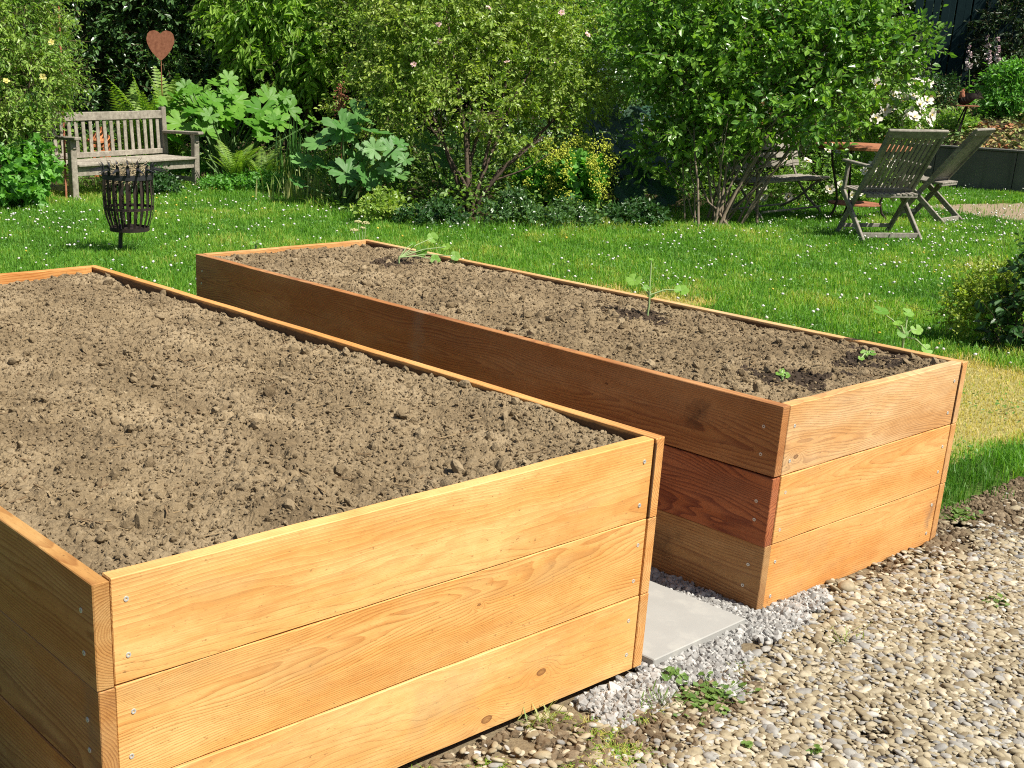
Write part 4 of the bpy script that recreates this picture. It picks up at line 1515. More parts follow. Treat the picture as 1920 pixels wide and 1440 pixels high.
# ---- loose underplanting of the border, seen between the stems
g = np.random.default_rng(44)
m = 170000
x, y = g.uniform(4, 19, m), g.uniform(4, 19, m)
p3 = np.stack([x, y, x * 0 + GZ], 1)
u, v, d = pix(p3)
bx, by = (G(140, 372) + G(367, 351))[:2] / 2
f = waves(45, .8)(p3)
k = ~lawn_ok(x, y, -3) & (u > -80) & (u < 1620) & (d < 18.5) & (d > 8) & (np.hypot(x - bx, (y - by - .3) * 1.6) > 1.15) & (f > -.6) & ((v > 215) | (g.uniform(0, 1, m) < .7))
x, y, f = x[k], y[k], f[k]
m = len(x)
h = np.clip(.30 + .30 * f, .05, .95) * np.clip((np.interp(u[k], BU, BV) - v[k]) / 30, .25, 1)
s = g.uniform(.03, .07, m)
ax = rot_axes(g, m, s, s * .6, s, .55)
M_under = leaf_mat('under_leaf', (.05, .13, .025), (.22, .36, .06), trans=.38)
o = MB().inst(OVAL, OVF, np.stack([x, y, GZ + .03 + h * g.uniform(0, 1, m)], 1), *ax, 0, np.clip(.4 + .3 * f + g.normal(0, .2, m), 0, 1)).build('border_planting', M_under)
tag(o, 'mixed low greenery covering the soil of the border under the shrubs', 'ground cover', kind='stuff')

# ---- far backdrop: a row of dense dark trees
BG = [(-60, 21.5), (150, 22), (360, 21.5), (560, 22), (760, 22), (960, 22.5), (1150, 22), (1340, 22.5), (1520, 23), (1660, 24), (1830, 24), (1990, 23)]
BGT = ['at the left edge', 'above the bench', 'above the rusty heart', 'behind the pale leaved tree', 'behind the left of the rose bush', 'behind the rose bush',
       'behind the bluish shed', 'behind the left of the multi stemmed shrub', 'behind the multi stemmed shrub', 'left of the teal fence', 'behind the teal fence', 'at the right edge']
for k, ((u, D), t) in enumerate(zip(BG, BGT)):
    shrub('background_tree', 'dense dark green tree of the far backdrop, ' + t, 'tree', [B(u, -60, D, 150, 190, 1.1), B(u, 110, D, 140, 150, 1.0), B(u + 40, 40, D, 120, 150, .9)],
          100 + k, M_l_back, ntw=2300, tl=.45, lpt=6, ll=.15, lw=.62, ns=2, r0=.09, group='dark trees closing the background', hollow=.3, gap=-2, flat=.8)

# ---- hedge behind the bench
for k, (u, t) in enumerate(((165, 'behind the rusty rod'), (300, 'behind the rusty heart'), (425, 'right of the rusty heart'))):
    shrub('hedge_shrub', 'dark glossy hedge shrub with layered sprays of leaves, ' + t, 'hedge', [B(u, 20, 17, 90, 170, .7), B(u + 10, -80, 17, 90, 120, .7), B(u, 190, 17.0, 85, 90, .5)],
          120 + k, M_l_hedge, ntw=2300, tl=.34, lpt=8, ll=.09, lw=.55, ns=5, r0=.03, group='dark hedge behind the bench', up=.05, droop=.15, hollow=.5, gap=-.25, gs=.6, flat=1.4)
# ---- pale long-leaved tree
shrub('cherry_tree', 'pale green tree with long drooping leaves right of the rusty heart', 'tree',
      [B(475, 70, 15.6, 60, 75), B(520, -20, 15.6, 90, 90), B(575, 60, 15.4, 85, 80), B(640, 20, 15.5, 80, 90), B(600, 120, 15.3, 55, 40), B(430, 30, 15.8, 45, 50), B(510, 140, 15.4, 50, 35)],
      131, M_l_light, base=G(575, 322), ntw=2300, tl=.28, lpt=8, ll=.115, lw=.34, shape=LONG, ns=3, r0=.05, up=.0, droop=.75, hollow=.4, gap=-.35, gs=.5)
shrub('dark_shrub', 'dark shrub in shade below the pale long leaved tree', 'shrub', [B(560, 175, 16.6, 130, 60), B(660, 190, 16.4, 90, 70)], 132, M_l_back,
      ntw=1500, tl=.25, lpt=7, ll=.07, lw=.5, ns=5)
# ---- shrubs behind the rose
shrub('tall_shrub', 'yellowish green tall shrub behind the left of the rose bush', 'shrub', [B(690, 60, 15, 90, 110), B(740, -30, 15, 110, 90), B(700, 190, 14.8, 80, 60), B(800, 60, 15, 100, 120)], 133, M_l_rose,
      ntw=2900, tl=.24, lpt=8, ll=.06, lw=.52, ns=6, gap=-.3, gs=.4)
shrub('tall_shrub', 'green tall shrub behind the right of the rose bush', 'shrub', [B(1010, 30, 15.5, 110, 110), B(1090, 120, 15.2, 90, 90), B(930, -20, 15.5, 110, 80), B(1190, 60, 16, 70, 110), B(1150, 120, 15.6, 70, 90)], 134, M_l_shrub,
      ntw=3000, tl=.26, lpt=8, ll=.07, lw=.45, ns=6, gap=-.4, gs=.4)
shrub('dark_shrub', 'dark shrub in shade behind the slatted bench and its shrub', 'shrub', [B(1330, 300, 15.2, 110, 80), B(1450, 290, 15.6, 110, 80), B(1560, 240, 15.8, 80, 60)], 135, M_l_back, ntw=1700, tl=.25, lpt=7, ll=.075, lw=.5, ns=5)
shrub('dark_shrub', 'dark leafy shrub behind the dark bluish broad leaves', 'shrub', [B(1180, 250, 14.8, 90, 110), B(1060, 270, 14.8, 80, 60), B(930, 285, 14.6, 80, 50)], 136, M_l_hedge, ntw=1500, tl=.22, lpt=7, ll=.065, lw=.5, ns=5)
shrub('dark_shrub', 'dark shrub on the bank in front of the right end of the teal fence', 'shrub', [B(1900, 60, 20.5, 60, 80), B(1880, 130, 20.2, 40, 40), B(1660, 120, 20.5, 60, 80)], 137, M_l_back, ntw=1500, tl=.28, lpt=7, ll=.08, lw=.5, ns=5)
# ---- rose bush with pink flowers
shrub('rose_bush', 'large small leaved rose bush with a few pale pink flowers in the centre', 'rose bush',
      [B(870, 80, 12.4, 150, 90), B(750, 130, 12.5, 90, 80), B(1010, 120, 12.4, 110, 90), B(880, 190, 12.2, 120, 60), B(1085, 175, 12.4, 80, 60), B(870, -30, 12.5, 170, 70), B(790, 40, 12.4, 110, 80), B(980, 20, 12.5, 130, 80), B(1000, 240, 12.2, 100, 50), B(760, 220, 12.4, 60, 40)],
      140, M_l_rose, base=G(880, 398), ntw=6500, tl=.19, lpt=9, ll=.047, lw=.58, ns=9, r0=.026, spread=.05, up=.15, droop=.3, hollow=.4, gap=-.05, gs=.30,
      extra=blossom(M_pink, 9, .030, pred=lambda u, v, d: (u > 700) & (u < 1130) & (v > 5) & (v < 170) & (d < 12.25)))
# ---- big multi-stemmed shrub at the right
shrub('multi_stem_shrub', 'big glossy leaved shrub with many thin bare stems in front of the slatted bench', 'shrub',
      [B(1430, 90, 11.7, 150, 90), B(1300, 130, 11.8, 110, 90), B(1560, 100, 11.6, 100, 70), B(1640, 130, 11.6, 60, 50), B(1690, 85, 11.5, 45, 30), B(1340, 240, 11.7, 90, 50), B(1470, 200, 11.5, 120, 55), B(1440, -30, 11.8, 190, 70), B(1260, 20, 12, 90, 90), B(1580, 20, 11.7, 90, 60), B(1560, 205, 11.5, 70, 45), B(1280, 215, 11.9, 60, 50), B(1250, 285, 11.9, 50, 35), B(1300, 300, 11.9, 40, 25)],
      150, M_l_shrub, base=G(1345, 418), ntw=4500, tl=.26, lpt=8, ll=.072, lw=.58, ns=26, r0=.015, spread=.12, bark=M_bark2, wob=.07, up=.2, droop=.12, hollow=.35, gap=-.3, gs=.4)

# ---- climber at the left edge with yellow flowers
shrub('climbing_rose', 'tall feathery climber with small yellow flowers at the left edge', 'climber',
      [B(20, 40, 12.2, 80, 100), B(50, 150, 12.0, 85, 90), B(8, 260, 11.8, 66, 70), B(72, 160, 12.2, 45, 60), B(-50, 120, 12, 80, 200), B(105, 70, 12.4, 30, 50), B(75, -20, 12.4, 70, 60)],
      160, M_l_climb, base=G(20, 372), ntw=3600, tl=.24, lpt=9, ll=.050, lw=.42, shape=LONG, ns=9, r0=.016, up=.05, droop=.35, hollow=.4, gap=-.3, gs=.35,
      extra=blossom(M_yel2, 14, .030, pred=lambda u, v, d: (u > 0) & (u < 125) & (v > 60) & (v < 260)))
shrub('leafy_bush', 'low bush with lobed bright leaves at the left end of the bench', 'shrub', [B(38, 330, 11.7, 46, 40), B(10, 350, 11.6, 60, 35), B(72, 295, 11.8, 22, 26)], 161, M_l_broad,
      base=G(45, 382), ntw=420, tl=.14, lpt=6, ll=.075, lw=.95, shape=LOBE, faces=LOBF, ns=6, r0=.008, up=.4, hollow=.5)
for (u, v, rx, rz_, t, sd, lm) in ((455, 345, 90, 12, 'on the lawn edge right of the bench', 162, M_l_broad), (345, 318, 40, 14, 'between the legs of the bench', 163, M_l_broad), (712, 392, 45, 22, 'under the big cut leaves', 164, M_l_rose),
                             (950, 395, 50, 26, 'at the foot of the rose bush', 165, M_l_hedge), (800, 405, 60, 16, 'in the shade of the rose bush', 166, M_l_dark), (1050, 408, 64, 15, 'in front of the yellow green flowers', 167, M_l_hedge), (1180, 405, 60, 14, 'in front of the dark broad leaves', 168, M_l_dark),  # darker leaf materials here put the shadow under the crowns into the colour
                             (260, 345, 70, 18, 'below the bench seat', 169, M_l_dark)):
    p = G(u, v + rz_)
    D = pix(p)[2]
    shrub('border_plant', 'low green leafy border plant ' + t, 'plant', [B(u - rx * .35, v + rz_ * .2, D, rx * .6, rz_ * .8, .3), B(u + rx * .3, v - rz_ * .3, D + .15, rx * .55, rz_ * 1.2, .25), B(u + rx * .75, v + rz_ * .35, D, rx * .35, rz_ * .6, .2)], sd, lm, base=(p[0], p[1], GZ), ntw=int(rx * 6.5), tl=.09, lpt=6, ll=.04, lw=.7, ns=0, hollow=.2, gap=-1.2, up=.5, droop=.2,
          group='low plants along the lawn edge')


# ---- big palmate leaves
def big_leaf(g, lobes=7, depth=.42):
    nr, na = 5, lobes * 8
    V = [(0, 0, 0)]
    ph = g.uniform(-.1, .1, lobes)
    for i in range(1, nr + 1):
        rr = i / nr
        for j in range(na):
            a = (j / na) * 2 * math.pi * .93 + .11 * math.pi - math.pi / 2 + math.pi * .035
            lb = abs(math.cos((j / na) * math.pi * lobes + math.pi / 2)) ** .55
            tooth = .05 * (1 if j % 2 else -1)
            R_ = 1 - depth * (1 - lb) * rr ** 1.5 + tooth * (i == nr)
            x, y = rr * R_ * math.cos(a), rr * R_ * math.sin(a)
            z = .26 * rr ** 1.6 - .15 * rr ** 3 + .07 * rr * (lb - .5) + g.normal(0, .012)
            V.append((x, y, z))
    F3 = [(0, 1 + j, 1 + j + 1) for j in range(na - 1)]
    F4 = [(1 + i * na + j, 1 + i * na + na + j, 1 + i * na + na + j + 1, 1 + i * na + j + 1) for i in range(nr - 1) for j in range(na - 1)]
    return np.array(V), F3, F4


def palmate_plant(name, label, leaves, base, seed, mat, tilt_cam=.6, lobes=7, depth=.5, more=0):
    g = np.random.default_rng(seed)
    for _ in range(more):
        l = leaves[g.integers(len(leaves))]
        leaves = leaves + [(l[0] + g.uniform(-34, 34), l[1] + g.uniform(-26, 40), l[2] + g.uniform(-.3, .15), g.uniform(18, 30))]
    base = np.asarray(base, float) * [1, 1, 0] + [0, 0, GZ]
    r = thing(name, label, 'plant', tuple(base))
    mb, ms = MB(), MB()
    for (u, v, D, rp) in leaves:
        c = A(u, v, D)
        R_ = .88 * rp * D / FPX
        Z = nrm(np.array([0, 0, .8]) + CM[:, 2] * tilt_cam + np.array([.25, -.3, 0]) + g.normal(0, .36, 3))
        X = nrm(np.cross(rnd_dir(g, 1)[0], Z))
        Y = np.cross(Z, X)
        V, F3, F4 = big_leaf(g, lobes, depth)
        W = c + (V[:, 0:1] * X + V[:, 1:2] * Y + V[:, 2:3] * Z) * R_
        a = g.uniform(0, 1)
        n0 = mb.n
        mb.add(W, F3, 0, a)
        mb.f.append(np.array(F4) + n0)
        mb.mi.append(np.zeros(len(F4), np.int32))
        mb.at.append(np.full(len(F4), a, np.float32))
        s = base + np.array([*g.normal(0, .10, 2), -.03])
        ms.tube([s, (s * .45 + c * .55) + np.array([0, 0, -.05 * R_]) + (c - s) * [-.1, -.1, 0], c], [.014, .011, .008], 6)
    mb.build('foliage', mat, r, smooth=True).location = tuple(-base)
    ms.build('stalks', M_stem, r, smooth=True).location = tuple(-base)
    return r


def big_mat(name, c1, c2, rib, tr=.3):
    m = leaf_mat(name, c1, c2, trans=tr, rough=.5, spec=.35)
    return m


M_big = big_mat('big_leaf', (.070, .22, .018), (.165, .36, .040), None, .4)
M_big2 = big_mat('blue_big_leaf', (.075, .21, .045), (.15, .32, .085), None, .33)
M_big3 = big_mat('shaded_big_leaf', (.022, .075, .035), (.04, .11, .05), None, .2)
palmate_plant('shield_leaf', 'clump of big bright lobed leaves right of the bench back', [(340, 232, 14.2, 40), (386, 243, 14.1, 34), (400, 200, 14.5, 40), (440, 190, 14.6, 42), (455, 222, 14.3, 44), (352, 190, 14.6, 34), (490, 205, 14.5, 40), (480, 240, 14.2, 36), (315, 200, 14.6, 34), (520, 228, 14.3, 36), (430, 172, 14.8, 36), (380, 178, 14.9, 32), (540, 205, 14.6, 34), (365, 212, 14.3, 30), (420, 215, 14.2, 32), (505, 185, 14.7, 34)],
              G(430, 338), 170, M_big, more=26)
palmate_plant('shield_leaf', 'clump of big bluish cut leaves between the iris blades and the rose bush', [(705, 203, 12.4, 42), (640, 240, 12.2, 46), (705, 250, 12.0, 40), (600, 270, 12.2, 40), (675, 290, 12.3, 40), (610, 310, 12.3, 40), (650, 325, 12.0, 42), (570, 305, 12.3, 34), (735, 280, 11.9, 34), (665, 215, 12.3, 36), (690, 335, 11.9, 38), (740, 330, 12.2, 34)],
              G(655, 385), 171, M_big2, tilt_cam=.65, more=14)
palmate_plant('shield_leaf', 'shaded broad leaved plant behind the stem of the rose bush', [(800, 270, 13.2, 36), (830, 300, 13.0, 34), (860, 262, 13.4, 34), (780, 310, 12.9, 34), (905, 290, 13.4, 36), (840, 340, 12.7, 32), (960, 280, 13.3, 30)], G(840, 372), 172, M_big)
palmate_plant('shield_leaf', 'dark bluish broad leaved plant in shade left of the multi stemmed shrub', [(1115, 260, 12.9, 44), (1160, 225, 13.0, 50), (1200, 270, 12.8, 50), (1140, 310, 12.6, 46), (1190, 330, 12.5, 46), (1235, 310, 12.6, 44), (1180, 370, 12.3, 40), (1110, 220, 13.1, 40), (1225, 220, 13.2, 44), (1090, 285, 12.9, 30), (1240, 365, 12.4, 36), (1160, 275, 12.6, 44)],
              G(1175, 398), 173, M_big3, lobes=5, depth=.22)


# ---- ferns
def fern(label, base, fr, seed, mat, ln, lr=(.35, .75)):
    g = np.random.default_rng(seed)
    r = thing('fern', label, 'fern', tuple(base))
    mb = MB()
    for k in range(fr):
        a = 2 * math.pi * k / fr + g.normal(0, .25)
        d = np.array([math.cos(a), math.sin(a), 0])
        L = ln * g.uniform(.75, 1.15)
        t = np.linspace(0, 1, 30)
        lean = g.uniform(*lr)
        P = np.array([0, 0, 1.]) * (L * (t * .95 - .22 * t ** 3 * lean * 2))[:, None] + d * (L * lean * (t ** 1.8))[:, None]
        mb.tube(P[::3], np.linspace(.006, .0015, len(P[::3])), 4, 1, cap=False)
        T = nrm(np.gradient(P, axis=0))
        S = nrm(np.cross(T, np.array([0, 0, 1.]) + d * .01))
        Nn = np.cross(S, T)
        w = L * .145 * np.sin(np.pi * np.clip((t - .12) / .88, 0, 1) ** .75) ** .8
        q = (t > .13) & (t < .995)
        for sg in (-1, 1):
            X = (S * sg * .92 + T * .38 - np.array([0, 0, .15])) * w[:, None]
            Y = T * (L / 30 * .5)
            mb.inst(np.array([(0, -.5, 0), (.45, -.7, .03), (1, 0, -.06), (.45, .7, .03), (0, .5, 0)]), [(0, 1, 2, 3, 4)], P[q], X[q], np.broadcast_to(Y[q], X[q].shape), (Nn * w[:, None])[q], 0, g.uniform(0, 1, q.sum()))
    mb.build('fronds', [mat, M_stem], r)
    return r


M_fern = leaf_mat('fern_leaf', (.16, .31, .04), (.28, .42, .07), trans=.45, rough=.55)
for (u, v, D, lab, s, ln, n_) in ((288, 300, 15.0, 'bright fern with upright fronds behind the right end of the bench', 180, 1.30, 9), (330, 300, 15.2, 'taller fern directly below the rusty heart', 181, 1.42, 9), (248, 300, 15.2, 'smaller fern behind the middle of the bench back', 186, 1.15, 7),
                                 (440, 335, 13.7, 'yellow green fern in front of the big bright lobed leaves', 182, .66, 13), (490, 328, 13.8, 'yellow green fern beside the iris blades', 183, .62, 12)):
    p = A(u, v, D)
    fern(lab, (p[0], p[1], GZ), n_, s, M_fern, ln, (.12, .45) if ln > 1 else (.35, .75))


# ---- strap leaves
def strap(name, label, base, cnt, seed, mat, h, sp, wd=.018, cat='plant'):
    g = np.random.default_rng(seed)
    r = thing(name, label, cat, tuple(base))
    mb = MB()
    for k in range(cnt):
        b = np.array([*g.normal(0, sp, 2), 0.])
        a = g.uniform(0, 6.28)
        d = np.array([math.cos(a), math.sin(a), 0])
        s = np.array([-d[1], d[0], 0])
        H = h * g.uniform(.6, 1.1)
        ln = abs(g.normal(.10, .12))
        t = np.linspace(0, 1, 6)
        P = b + np.array([0, 0, 1.]) * (H * (t - .25 * ln * t ** 3))[:, None] + d * (H * ln * t ** 2)[:, None]
        w = wd * np.array([.7, 1, 1, .85, .55, .05])
        V = np.concatenate([P - s * w[:, None] / 2, P + s * w[:, None] / 2])
        mb.add(V, [(i, i + 1, i + 7, i + 6) for i in range(5)], 0, g.uniform())
    mb.build('leaves', mat, r)
    return r


M_iris = leaf_mat('iris_leaf', (.06, .17, .035), (.11, .26, .05), trans=.35, rough=.4)
M_dryleaf = leaf_mat('pale_blade', (.20, .30, .07), (.40, .42, .16), trans=.3, rough=.6)
for (u, v, D, lab, cnt, h, sp, mt) in ((548, 350, 13.4, 'clump of upright dark iris blades left of the big bluish leaves', 46, .80, .12, M_iris), (590, 350, 12.9, 'second clump of iris blades, under the big bluish leaves', 34, .62, .12, M_iris), (520, 345, 13.7, 'pale thin grassy clump right of the yellow green ferns', 60, .42, .14, M_dryleaf),
                                       (735, 375, 12.4, 'dark tall stalky clump in front of the rose bush', 22, 1.0, .08, M_iris), (560, 372, 12.8, 'thin pale blades along the lawn below the iris', 70, .34, .2, M_dryleaf)):
    p = G(u, v)
    strap('iris', lab, (p[0], p[1], GZ), cnt, int(u), mt, h, sp)

# rusty dead flower spike behind the bluish leaves
p = A(642, 215, 13.6)
g = np.random.default_rng(3)
mb = MB()
b = np.array([p[0], p[1], GZ])
top = A(640, 160, 13.6)
mb.tube([b, (b + top) / 2, top], [.006, .005, .003], 5)
for k in range(60):
    t = g.uniform(.72, 1.0)
    q = b + (top - b) * t
    e = q + rnd_dir(g, 1)[0] * g.uniform(.03, .11)
    mb.tube([q, e], .003, 4)
    mb.inst(I0, F0, e[None], np.array([[.011, 0, 0]]), np.array([[0, .011, 0]]), np.array([[0, 0, .014]]), 0, .5)
tag(mb.build('seed_spike', M_rust, loc=b), 'dead rust brown flower spike above the big bluish leaves', 'plant')


# ---- lady's mantle with yellow froth
def mantle(label, u, v, D, ru, rv, seed, nfl):
    bl = [B(u, v, D, ru, rv)]
    p = under(bl)

    def froth(r, g, ends, out, base):
        nn_ = nfl
        k = g.permutation(len(ends))[:nn_]
        Pt = np.repeat(ends[k] + out[k] * .06 + [0, 0, .06], 34, 0) + g.normal(0, .034, (len(k) * 34, 3))
        m = len(Pt)
        s = g.uniform(.006, .011, m)
        mb = MB().inst(I0, F0, Pt, *rot_axes(g, m, s, s, s * .6), 0, g.uniform(0, 1, m))
        mb.build('blossom', M_froth, r).location = tuple(-base)
    return shrub('lady_mantle', label, 'plant', bl, seed, M_l_broad, ntw=330, tl=.12, lpt=5, ll=.065, lw=1.0, shape=ROUND, ns=0, hollow=.6, up=.5, gap=-2, extra=froth)


M_froth = attr_mat('yellow_green_froth', (.40, .50, .03), (.56, .62, .05), (.70, .72, .10), rough=.7, ns=300, nb=0)
mantle('yellow green flowering mound at the lawn edge right of the rose bush', 1085, 345, 12.0, 34, 42, 190, 84)
mantle('paler yellow green flowering mound close to the stem of the rose bush', 1015, 350, 12.3, 34, 40, 191, 40)

# ---- white roses
wr = blossom(M_white2, 46, .068, pred=lambda u, v, d: (u > 1640) & (v > 140) & (v < 245))
shrub('white_rose', 'bush of white roses above the back of the nearer folding chair', 'rose bush', [B(1672, 190, 13.4, 42, 55), B(1690, 225, 13.3, 34, 30), B(1630, 235, 13.5, 45, 40), B(1600, 205, 13.6, 40, 40)], 200, M_l_white, base=G(1660, 352), ntw=900, tl=.16, lpt=7, ll=.045, lw=.55, ns=6, r0=.012, extra=wr)
shrub('white_rose', 'low bush of cream white roses under the rusty table', 'rose bush', [B(1545, 335, 13.6, 60, 38), B(1610, 330, 13.8, 50, 40), B(1490, 350, 13.4, 40, 30)], 201, M_l_white, base=G(1555, 375), ntw=800, tl=.14, lpt=7, ll=.042, lw=.55, ns=5, r0=.01,
      extra=blossom(M_white2, 44, .050))

# ---- terrace planting
g = np.random.default_rng(15)
m = 21000
I = g.uniform(-7.5, 4.5, m)
J = np.abs(g.uniform(0, 1, m)) ** 1.2 * 5.5 + .12
Pt = np.stack([Wa[0] + wd[0] * I + wn[0] * J, Wa[1] + wd[1] * I + wn[1] * J, GZ + sl_(J) + g.uniform(0, .10, m)], 1)
f = waves(90, .9)(Pt) + .35 * (I > .2)
s = g.uniform(.04, .085, m)
ax = rot_axes(g, m, s, s * .6, s, .5)
M_cover = attr_mat('red_green_cover', (.10, .23, .04), (.32, .34, .09), (.42, .17, .06), rough=.6, ns=300, nb=0)
o = MB().inst(OVAL, OVF, Pt, *ax, 0, np.clip(.42 + .34 * f + g.normal(0, .16, m), 0, 1)).build('ground_cover', M_cover)
tag(o, 'low reddish and green ground cover on the bank above the retaining wall', 'ground cover', kind='stuff')
p = on_terrace(1890, 225)
D = pix(p)[2]
shrub('leafy_bush', 'bright green leafy bush on the bank at the right edge', 'shrub', [B(1885, 165, D, 34, 40), B(1915, 185, D, 34, 45), B(1870, 200, D, 26, 24)], 203, M_l_broad, base=p, ntw=600, tl=.2, lpt=7, ll=.075, lw=.45, ns=5, r0=.012)
for k, (u, v, rx, rz_, t) in enumerate(((1700, 215, 40, 22, 'above the chair backs'), (1750, 175, 50, 26, 'left of the hen'), (1780, 235, 40, 14, 'just behind the retaining wall'))):
    p = on_terrace(u, v + rz_)
    D = pix(p)[2]
    shrub('bank_plant', 'small leafy plant on the bank ' + t, 'plant', [B(u, v, D, rx, rz_, .3)], 210 + k, M_l_white if k != 1 else M_l_dark, base=p, ntw=240, tl=.16, lpt=6, ll=.06, lw=.5, ns=0, up=.5)
M_fox = attr_mat('foxglove_bell', (.62, .40, .46), (.74, .62, .62), (.82, .78, .74), rough=.6, ns=300, nb=0)


def foxglove(u, vt, vb, lab, seed):
    g = np.random.default_rng(seed)
    p = on_terrace(u, vb)
    D = pix(p)[2]
    t = A(u + g.normal(0, 3), vt, D)
    r = thing('foxglove', lab, 'flower', tuple(p))
    d = t - p
    MB().tube([(0, 0, 0), d * .5 + g.normal(0, .01, 3), d], [.009, .008, .003], 5).build('stalk', M_stem, r)
    mb = MB()
    m_ = 26
    tt = np.sort(g.uniform(.62, .98, m_))
    P = d * tt[:, None]
    X = nrm(np.stack([*g.normal(0, 1, (2, m_)), -.5 * np.ones(m_)], 1) + CM[:, 2] * .5)
    Y = nrm(np.cross(X, rnd_dir(g, m_)))
    Z = np.cross(X, Y)
    s = (.06 * (1.25 - tt))[:, None] + .02
    ring = [(x, rr * math.cos(a), rr * math.sin(a)) for x, rr in ((0, .12), (.4, .28), (.85, .32), (1, .42)) for a in np.linspace(0, 6.283, 7)[:-1]]
    mb.inst(np.array(ring), [(i * 6 + j, i * 6 + (j + 1) % 6, i * 6 + 6 + (j + 1) % 6, i * 6 + 6 + j) for i in range(3) for j in range(6)], P, X * s, Y * s, Z * s, 0, g.uniform(0, 1, m_))
    mb.build('bells', M_fox, r)
    mb = MB()
    tt = g.uniform(0, .55, 26)
    X = nrm(np.stack([*g.normal(0, 1, (2, 26)), .3 * np.ones(26)], 1))
    Y = nrm(np.cross([0, 0, 1.], X))
    s = (.22 * (.75 - tt))[:, None]
    mb.inst(LONG, OVF, d * tt[:, None], X * s, Y * s * .35, np.cross(X, Y) * s, 0, g.uniform(0, 1, 26))
    mb.build('leaves', M_l_broad, r)


foxglove(1816, 82, 205, 'slender pink foxglove rising behind the hen', 301)
foxglove(1853, 62, 215, 'tall whitish foxglove right of the hen', 302)
foxglove(1872, 64, 210, 'tall pale foxglove nearest the bright leafy bush', 303)

# pale blue wall glimpsed behind the shrubs
M_blue = plain('pale_blue_paint', (.16, .21, .27), (.24, .30, .37), 4, .7, .3, 0, 0)
c0 = A(1085, 190, 18.6)
r = thing('garden_shed', 'pale blue grey shed wall glimpsed between the rose bush and the multi stemmed shrub', 'shed', (c0[0], c0[1], GZ), math.atan2(CM[1, 0], CM[0, 0]))
mb = MB()
for k in range(15):
    mb.beam((0, .0, .06 + k * .13), (1.0, .0, .06 + k * .13), .03, .122, ch=.004)
mb.build('wall', M_blue, r)
MB().box((.03, .03, -.02), (.97, .9, 2.0)).build('body', M_blue, r)
MB().beam((-.1, .45, 2.07), (1.1, .45, 2.07), 1.2, .06).build('roof', M_teal, r)

# ---- foreground plants
p = G(1875, 640)
D = pix(p)[2]
shrub('yellow_green_bush', 'low yellow green bush at the right edge of the lawn', 'shrub', [B(1815, 580, D, 38, 40), B(1850, 540, D, 40, 40), B(1895, 545, D + .2, 36, 34)], 220, M_l_lime, base=(p[0], p[1], GZ), ntw=430, tl=.09, lpt=8, ll=.026, lw=.6, ns=8, r0=.005, spread=.05, wob=.03, up=.4, hollow=.3)
p = G(1905, 655)
D = pix(p)[2]
shrub('dark_leaved_bush', 'dark bush with bigger leaves and blackish stems cut off by the right edge', 'shrub', [B(1905, 600, D, 36, 40), B(1875, 625, D, 34, 20), B(1950, 570, D, 45, 70), B(1965, 500, D, 40, 60)], 221, M_l_dark, base=(p[0], p[1], GZ), ntw=230, tl=.13, lpt=6, ll=.055, lw=.6, ns=12, r0=.006, spread=.06, wob=.03, up=.3, hollow=.3)


# ---- seedlings in the farther bed
M_sq = leaf_mat('squash_leaf', (.14, .34, .04), (.27, .50, .08), trans=.45, rough=.55)
M_sqs = plain('squash_stem', (.22, .34, .12), (.34, .42, .2), 40, .6, .3, 0, 0)


def seedling(label, key, leaves, stem_h, seed, size):
    g = np.random.default_rng(seed)
    x, y = SEED[key]
    b = bed2(x, y, hz2(x, y))
    r = thing('seedling', label, 'seedling', tuple(b))
    ml, ms = MB(), MB()
    tip = np.array([0, 0, stem_h])
    ms.tube([(0, 0, -.01), tip * .5 + g.normal(0, .003, 3), tip], [.0045, .004, .0035], 6)
    for (dx, dz, dy, sc, tilt) in leaves:      # right, up, away, size, tilt
        e = CR[0] * dx + CR[1] * dy + CR[2] * dz
        s = tip * .75
        ms.tube([s, (s + e) / 2 + [0, 0, .012], e], [.003, .0025, .002], 5)
        V, F3, F4 = big_leaf(g, 5, .16)
        Z = nrm(np.array([0, 0, 1.]) * (1 - tilt) + CM[:, 2] * tilt + g.normal(0, .15, 3))
        X = nrm(np.cross(rnd_dir(g, 1)[0], Z))
        Y = np.cross(Z, X)
        R_ = size * sc
        n0 = ml.n
        a = g.uniform()
        ml.add(e + (V[:, 0:1] * X + V[:, 1:2] * Y + V[:, 2:3] * Z) * R_, F3, 0, a)
        ml.f.append(np.array(F4) + n0)
        ml.mi.append(np.zeros(len(F4), np.int32))
        ml.at.append(np.full(len(F4), a, np.float32))
    ml.build('leaves', M_sq, r, smooth=True)
    ms.build('stem', M_sqs, r, smooth=True)


seedling('sprawling squash seedling with drooping leaves, farthest of the plants in the bed', 'a', [(.10, .05, .03, 1., .7), (.16, .02, -.02, .9, .9), (.15, .10, .10, 1., .5), (.25, .035, .0, .9, .8), (.06, .08, .04, .6, .4), (.21, .07, .04, .7, .5)], .03, 401, .027)
seedling('upright squash seedling with two spread leaves in the middle of the farther bed', 'b', [(-.055, .125, .02, 1., .5), (.115, .095, .0, .95, .7), (.0, .20, .02, .35, .3), (.01, .07, .01, .5, .4), (-.01, .10, .0, .5, .6)], .10, 402, .029)
seedling('squash seedling leaning over the right rim of the farther bed', 'c', [(-.085, .115, .02, 1.1, .4), (.01, .11, .03, .8, .5), (-.01, .05, .0, .8, .7), (.035, .06, .0, .8, .7), (.07, .0, -.02, .8, .6), (-.03, .08, .0, .6, .5)], .05, 403, .026)
seedling('tiny pale seedling near the front corner of the farther bed', 'd', [(-.008, .022, 0, 1, .4), (.012, .018, 0, 1, .5), (.0, .03, .005, .7, .5)], .014, 404, .012)
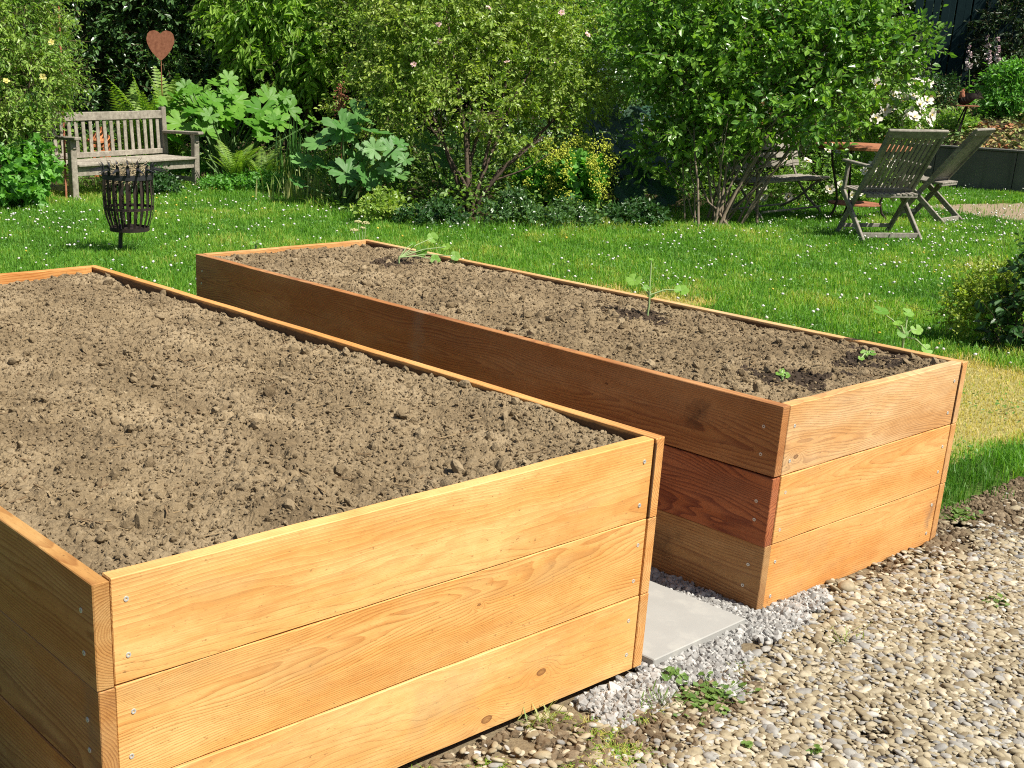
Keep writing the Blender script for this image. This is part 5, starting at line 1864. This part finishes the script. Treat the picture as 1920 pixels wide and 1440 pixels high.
seedling('very small seedling on damp soil left of the leaning squash', 'e', [(-.01, .02, 0, 1, .4), (.014, .02, 0, 1, .5), (-.03, .01, -.03, .8, .4)], .012, 405, .013)

SEED['f'] = loc2(478, 474)
seedling('tiny sprout at the far left corner of the farther bed', 'f', [(-.012, .02, 0, 1, .5), (.014, .016, 0, 1, .5), (.02, .03, .0, .7, .5)], .014, 406, .014)

# ---- dry flower heads behind the far corner of the bed
b = G(680, 474)
r = thing('dry_flower', 'pale dried umbel flower standing behind the far corner of the farther bed', 'flower', (b[0], b[1], GZ))
ms, mh = MB(), MB()
g = np.random.default_rng(5)
D = pix(b)[2]
for (u, v, R_) in ((664, 433, 8), (671, 417, 7), (686, 420, 8), (680, 428, 5)):
    e = A(u, v, D) - np.array([b[0], b[1], GZ])
    ms.tube([(0, 0, 0), e * .55 + np.array([0, 0, -.02]), e], .0028, 5)
    for q in range(60):
        d_ = rnd_dir(g, 1)[0]
        d_[2] = abs(d_[2]) * .6
        s = R_ * D / FPX
        mh.inst(I0, F0, (e + d_ * s * g.uniform(.6, 1))[None], np.array([[.005, 0, 0]]), np.array([[0, .005, 0]]), np.array([[0, 0, .005]]), 0, g.uniform())
ms.build('stems', M_sqs, r)
mh.build('umbels', attr_mat('umbel', (.45, .45, .16), (.58, .55, .26), (.66, .62, .36), ns=300, nb=0), r)

# ---- weeds in the gravel
M_weed = leaf_mat('weed_leaf', (.10, .20, .04), (.18, .28, .06), trans=.35, rough=.55)
for k, (u, v, cnt, sp, lab) in enumerate(((1335, 1300, 70, .055, 'flat leafy weed creeping over the pebbles in front of the paving slab'), (1262, 1262, 22, .02, 'small broad leaved weed beside the front corner of the paving slab'),
                                          (1245, 1312, 26, .03, 'thin grassy weed among the chippings'), (1020, 1345, 30, .03, 'dry grassy weed in the dirt at the foot of the nearer bed'), (1800, 962, 60, .05, 'leafy weed at the right end of the farther bed'),
                                          (1400, 1392, 6, .008, 'single tiny green weed between pebbles near the bottom'), (1530, 1405, 6, .008, 'lone green sprout beside the blackish stone'), (1860, 1125, 12, .02, 'small weed in the pebbles at the right edge'), (1590, 1200, 14, .03, 'sparse yellowish weed in the pebbles below the beige stone'))):
    g = np.random.default_rng(500 + k)
    p = G(u, v)
    x, y = p[0] + g.normal(0, sp, cnt), p[1] + g.normal(0, sp * .7, cnt)
    s = g.uniform(.010, .024, cnt)
    z = np.full(cnt, GZ + .016) + g.uniform(0, .012, cnt)
    if k in (2, 3, 8):
        an = g.uniform(0, 6.28, cnt)
        X = np.stack([np.cos(an) * .6, np.sin(an) * .6, g.uniform(.4, 1, cnt)], 1) * (s * 2.2)[:, None]
        Y = nrm(np.cross([0, 0, 1.], X)) * .0035
        ax = (X, Y, np.cross(nrm(X), Y) * .1)
    else:
        ax = rot_axes(g, cnt, s, s * .8, s, .35)
    mb = MB()
    for q in range(cnt):
        mb.tube([(p[0], p[1], GZ + .004), ((p[0] + x[q]) / 2, (p[1] + y[q]) / 2, GZ + .012), (x[q], y[q], z[q])], .0009, 3, cap=False)
    mb.inst(LOBE if k in (0, 1, 4) else OVAL, LOBF if k in (0, 1, 4) else OVF, np.stack([x, y, z], 1), *ax, 0, g.uniform(0, 1, cnt))
    tag(mb.build('weed', M_weed if k not in (3, 8) else M_dryleaf, loc=(p[0], p[1], GZ)), lab, 'weed')
